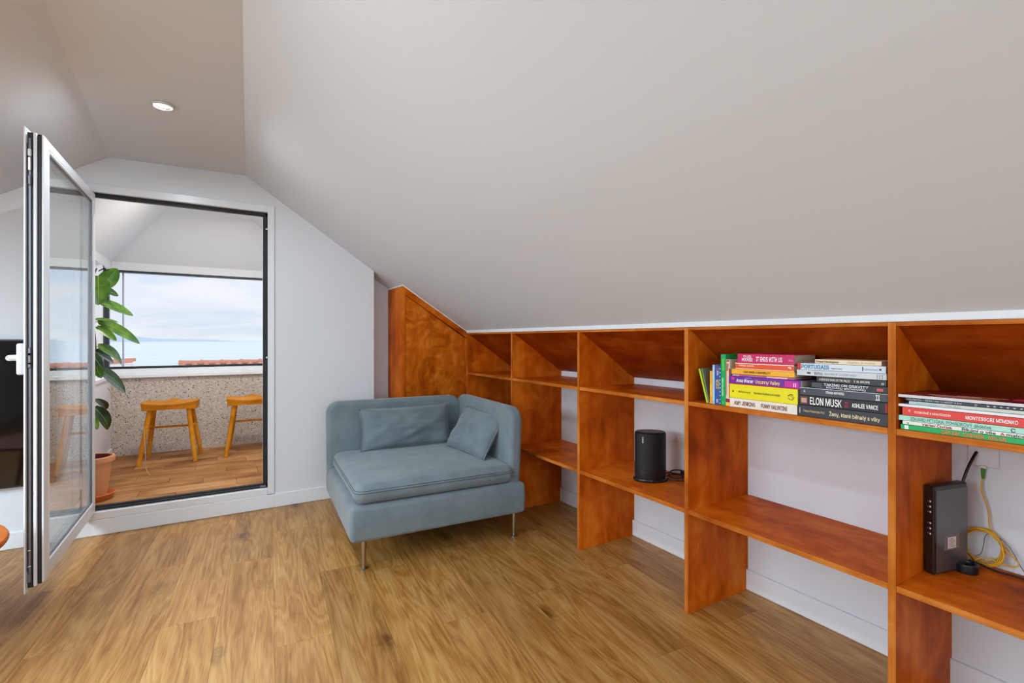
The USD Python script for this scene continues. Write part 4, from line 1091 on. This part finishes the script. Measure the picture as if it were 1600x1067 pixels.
# leaves on the far side of the stem, hidden from the room by the door
leaf((-.79, 4.44, 1.5), (-.84, 4.66, 1.46), .085, (-.3, .5, .8), .1, .12)
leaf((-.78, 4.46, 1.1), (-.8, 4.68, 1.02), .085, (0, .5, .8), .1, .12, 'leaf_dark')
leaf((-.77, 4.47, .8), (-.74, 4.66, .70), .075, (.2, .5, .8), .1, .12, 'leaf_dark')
pl.part('twig', cat_([tube([(-.745, 4.42, 1.70), (-.715, 4.43, 1.725), (-.70, 4.43, 1.712), (-.69, 4.43, 1.718)], .004, 6), tube([(-.715, 4.43, 1.725), (-.71, 4.43, 1.70)], .003, 6)]), 'soil', smooth=True)
single('twine', tube([(-.70, 4.46, .87), (-.66, 4.62, .76), (-.59, 4.78, .64), (-.55, 4.86, .57), (-.54, 4.90, .42), (-.535, 4.93, .25), (-.52, 4.96, .12), (-.505, 4.95, VZ + .003)], .0028, 7, samples=60), 'pale_twine', 'thin pale twine trailing from the plant down to the veranda floor', 'string', smooth=True)

# ------------------------------------------------------------------ things at the left edge
tv = Thing('television', 'large black flat screen fixed to the door wall beside the open door', 'television', (-1.6, YD, .365))
tv.part('bezel', box(-2.32, -.86, YD - .05, YD - .012, .365, 1.22, .004), 'black_plastic')
tv.part('screen', box(-2.31, -.87, YD - .0515, YD - .045, .377, 1.212), 'tv_screen')
tv.part('bracket', box(-1.8, -1.4, YD - .013, YD - .002, .6, 1.0), 'dark_seal')
tb = Thing('coffee_table', 'round orange wooden coffee table just showing at the left edge by the open door', 'table', (-1.137, 2.595, 0))
tb.part('table_top', lathe([(0, .425), (.405, .425), (.418, .430), (.4205, .438), (.4205, .442), (.416, .4495), (.41, .451), (0, .451)], (-1.137, 2.595, 0), 72), 'table_wood', smooth=40)
for k in range(3):
    q = math.radians(90 + 120 * k)
    tb.part('leg', tube([(-1.137 + .22 * math.cos(q), 2.595 + .22 * math.sin(q), .426), (-1.137 + .31 * math.cos(q), 2.595 + .31 * math.sin(q), .0005)], [.020, .012], 14), 'table_wood', smooth=40)

# recessed downlight
dl = Thing('downlight', 'round recessed ceiling spotlight glowing in the flat strip of ceiling', 'downlight', (-.256, 3.005, 2.396))
zc = 2.370 + .0285 * (YD - 3.005)
dl.part('trim_ring', lathe([(.036, zc - .001), (.040, zc - .005), (.048, zc - .005), (.0505, zc - .001), (.0505, zc + .002), (.036, zc + .02)], (-.256, 3.005, 0), 40), 'lamp_ring', smooth=40)
dl.part('lens', lathe([(0, zc + .002), (.036, zc + .002), (.037, zc + .004), (0, zc + .006)], (-.256, 3.005, 0), 40), 'lamp_glow', smooth=40)
for yy_ in (3.005, 1.25, -.6):  # the two nearer lamps are added, unseen, to light the room
    if yy_ < 3:
        zz_ = 2.370 + .0285 * (YD - yy_); xx_ = -.23 + .012 * (yy_ - 3)
        d2 = Thing('downlight', 'added round ceiling spotlight for fill light ' + ('above the camera' if yy_ > 0 else 'behind the camera'), 'downlight', (xx_, yy_, zz_))
        d2.part('trim_ring', lathe([(.036, zz_ - .001), (.040, zz_ - .005), (.048, zz_ - .005), (.0505, zz_ - .001), (.0505, zz_ + .002), (.036, zz_ + .02)], (xx_, yy_, 0), 32), 'lamp_ring', smooth=40)
        d2.part('lens', lathe([(0, zz_ + .002), (.036, zz_ + .002), (.037, zz_ + .004), (0, zz_ + .006)], (xx_, yy_, 0), 32), 'lamp_glow', smooth=40)
    else:
        d2, zz_, xx_ = dl, zc, -.256
    dk = UsdLux.DiskLight.Define(stage, d2.path + '/lamp')
    dk.CreateRadiusAttr(.034); dk.CreateIntensityAttr(700); dk.CreateColorAttr(Gf.Vec3f(.79, .90, .97))
    dk.AddTranslateOp().Set(Gf.Vec3d(xx_ - d2.base[0], yy_ - d2.base[1], zz_ - .001 - d2.base[2]))
# two added, unseen lamps brightening the veranda from its flat ceiling
for x in (-.1, .2):
    vl = Thing('downlight', 'added unseen spotlight brightening the veranda from its ceiling, ' + ('left' if x < 0 else 'right') + ' one of the pair', 'downlight', (x, 4.62, zh))
    vl.part('trim_ring', lathe([(.036, zh - .001), (.040, zh - .005), (.048, zh - .005), (.0505, zh - .001), (.0505, zh + .002), (.036, zh + .02)], (x, 4.62, 0), 32), 'lamp_ring', smooth=40)
    vl.part('lens', lathe([(0, zh - .002), (.036, zh - .002), (.037, zh + .004), (0, zh + .006)], (x, 4.62, 0), 32), 'lamp_glow', smooth=40)
    dk = UsdLux.DiskLight.Define(stage, vl.path + '/lamp')
    dk.CreateRadiusAttr(.034); dk.CreateIntensityAttr(800); dk.CreateColorAttr(Gf.Vec3f(1.0, .96, .9))
    dk.AddTranslateOp().Set(Gf.Vec3d(0, 0, -.004))
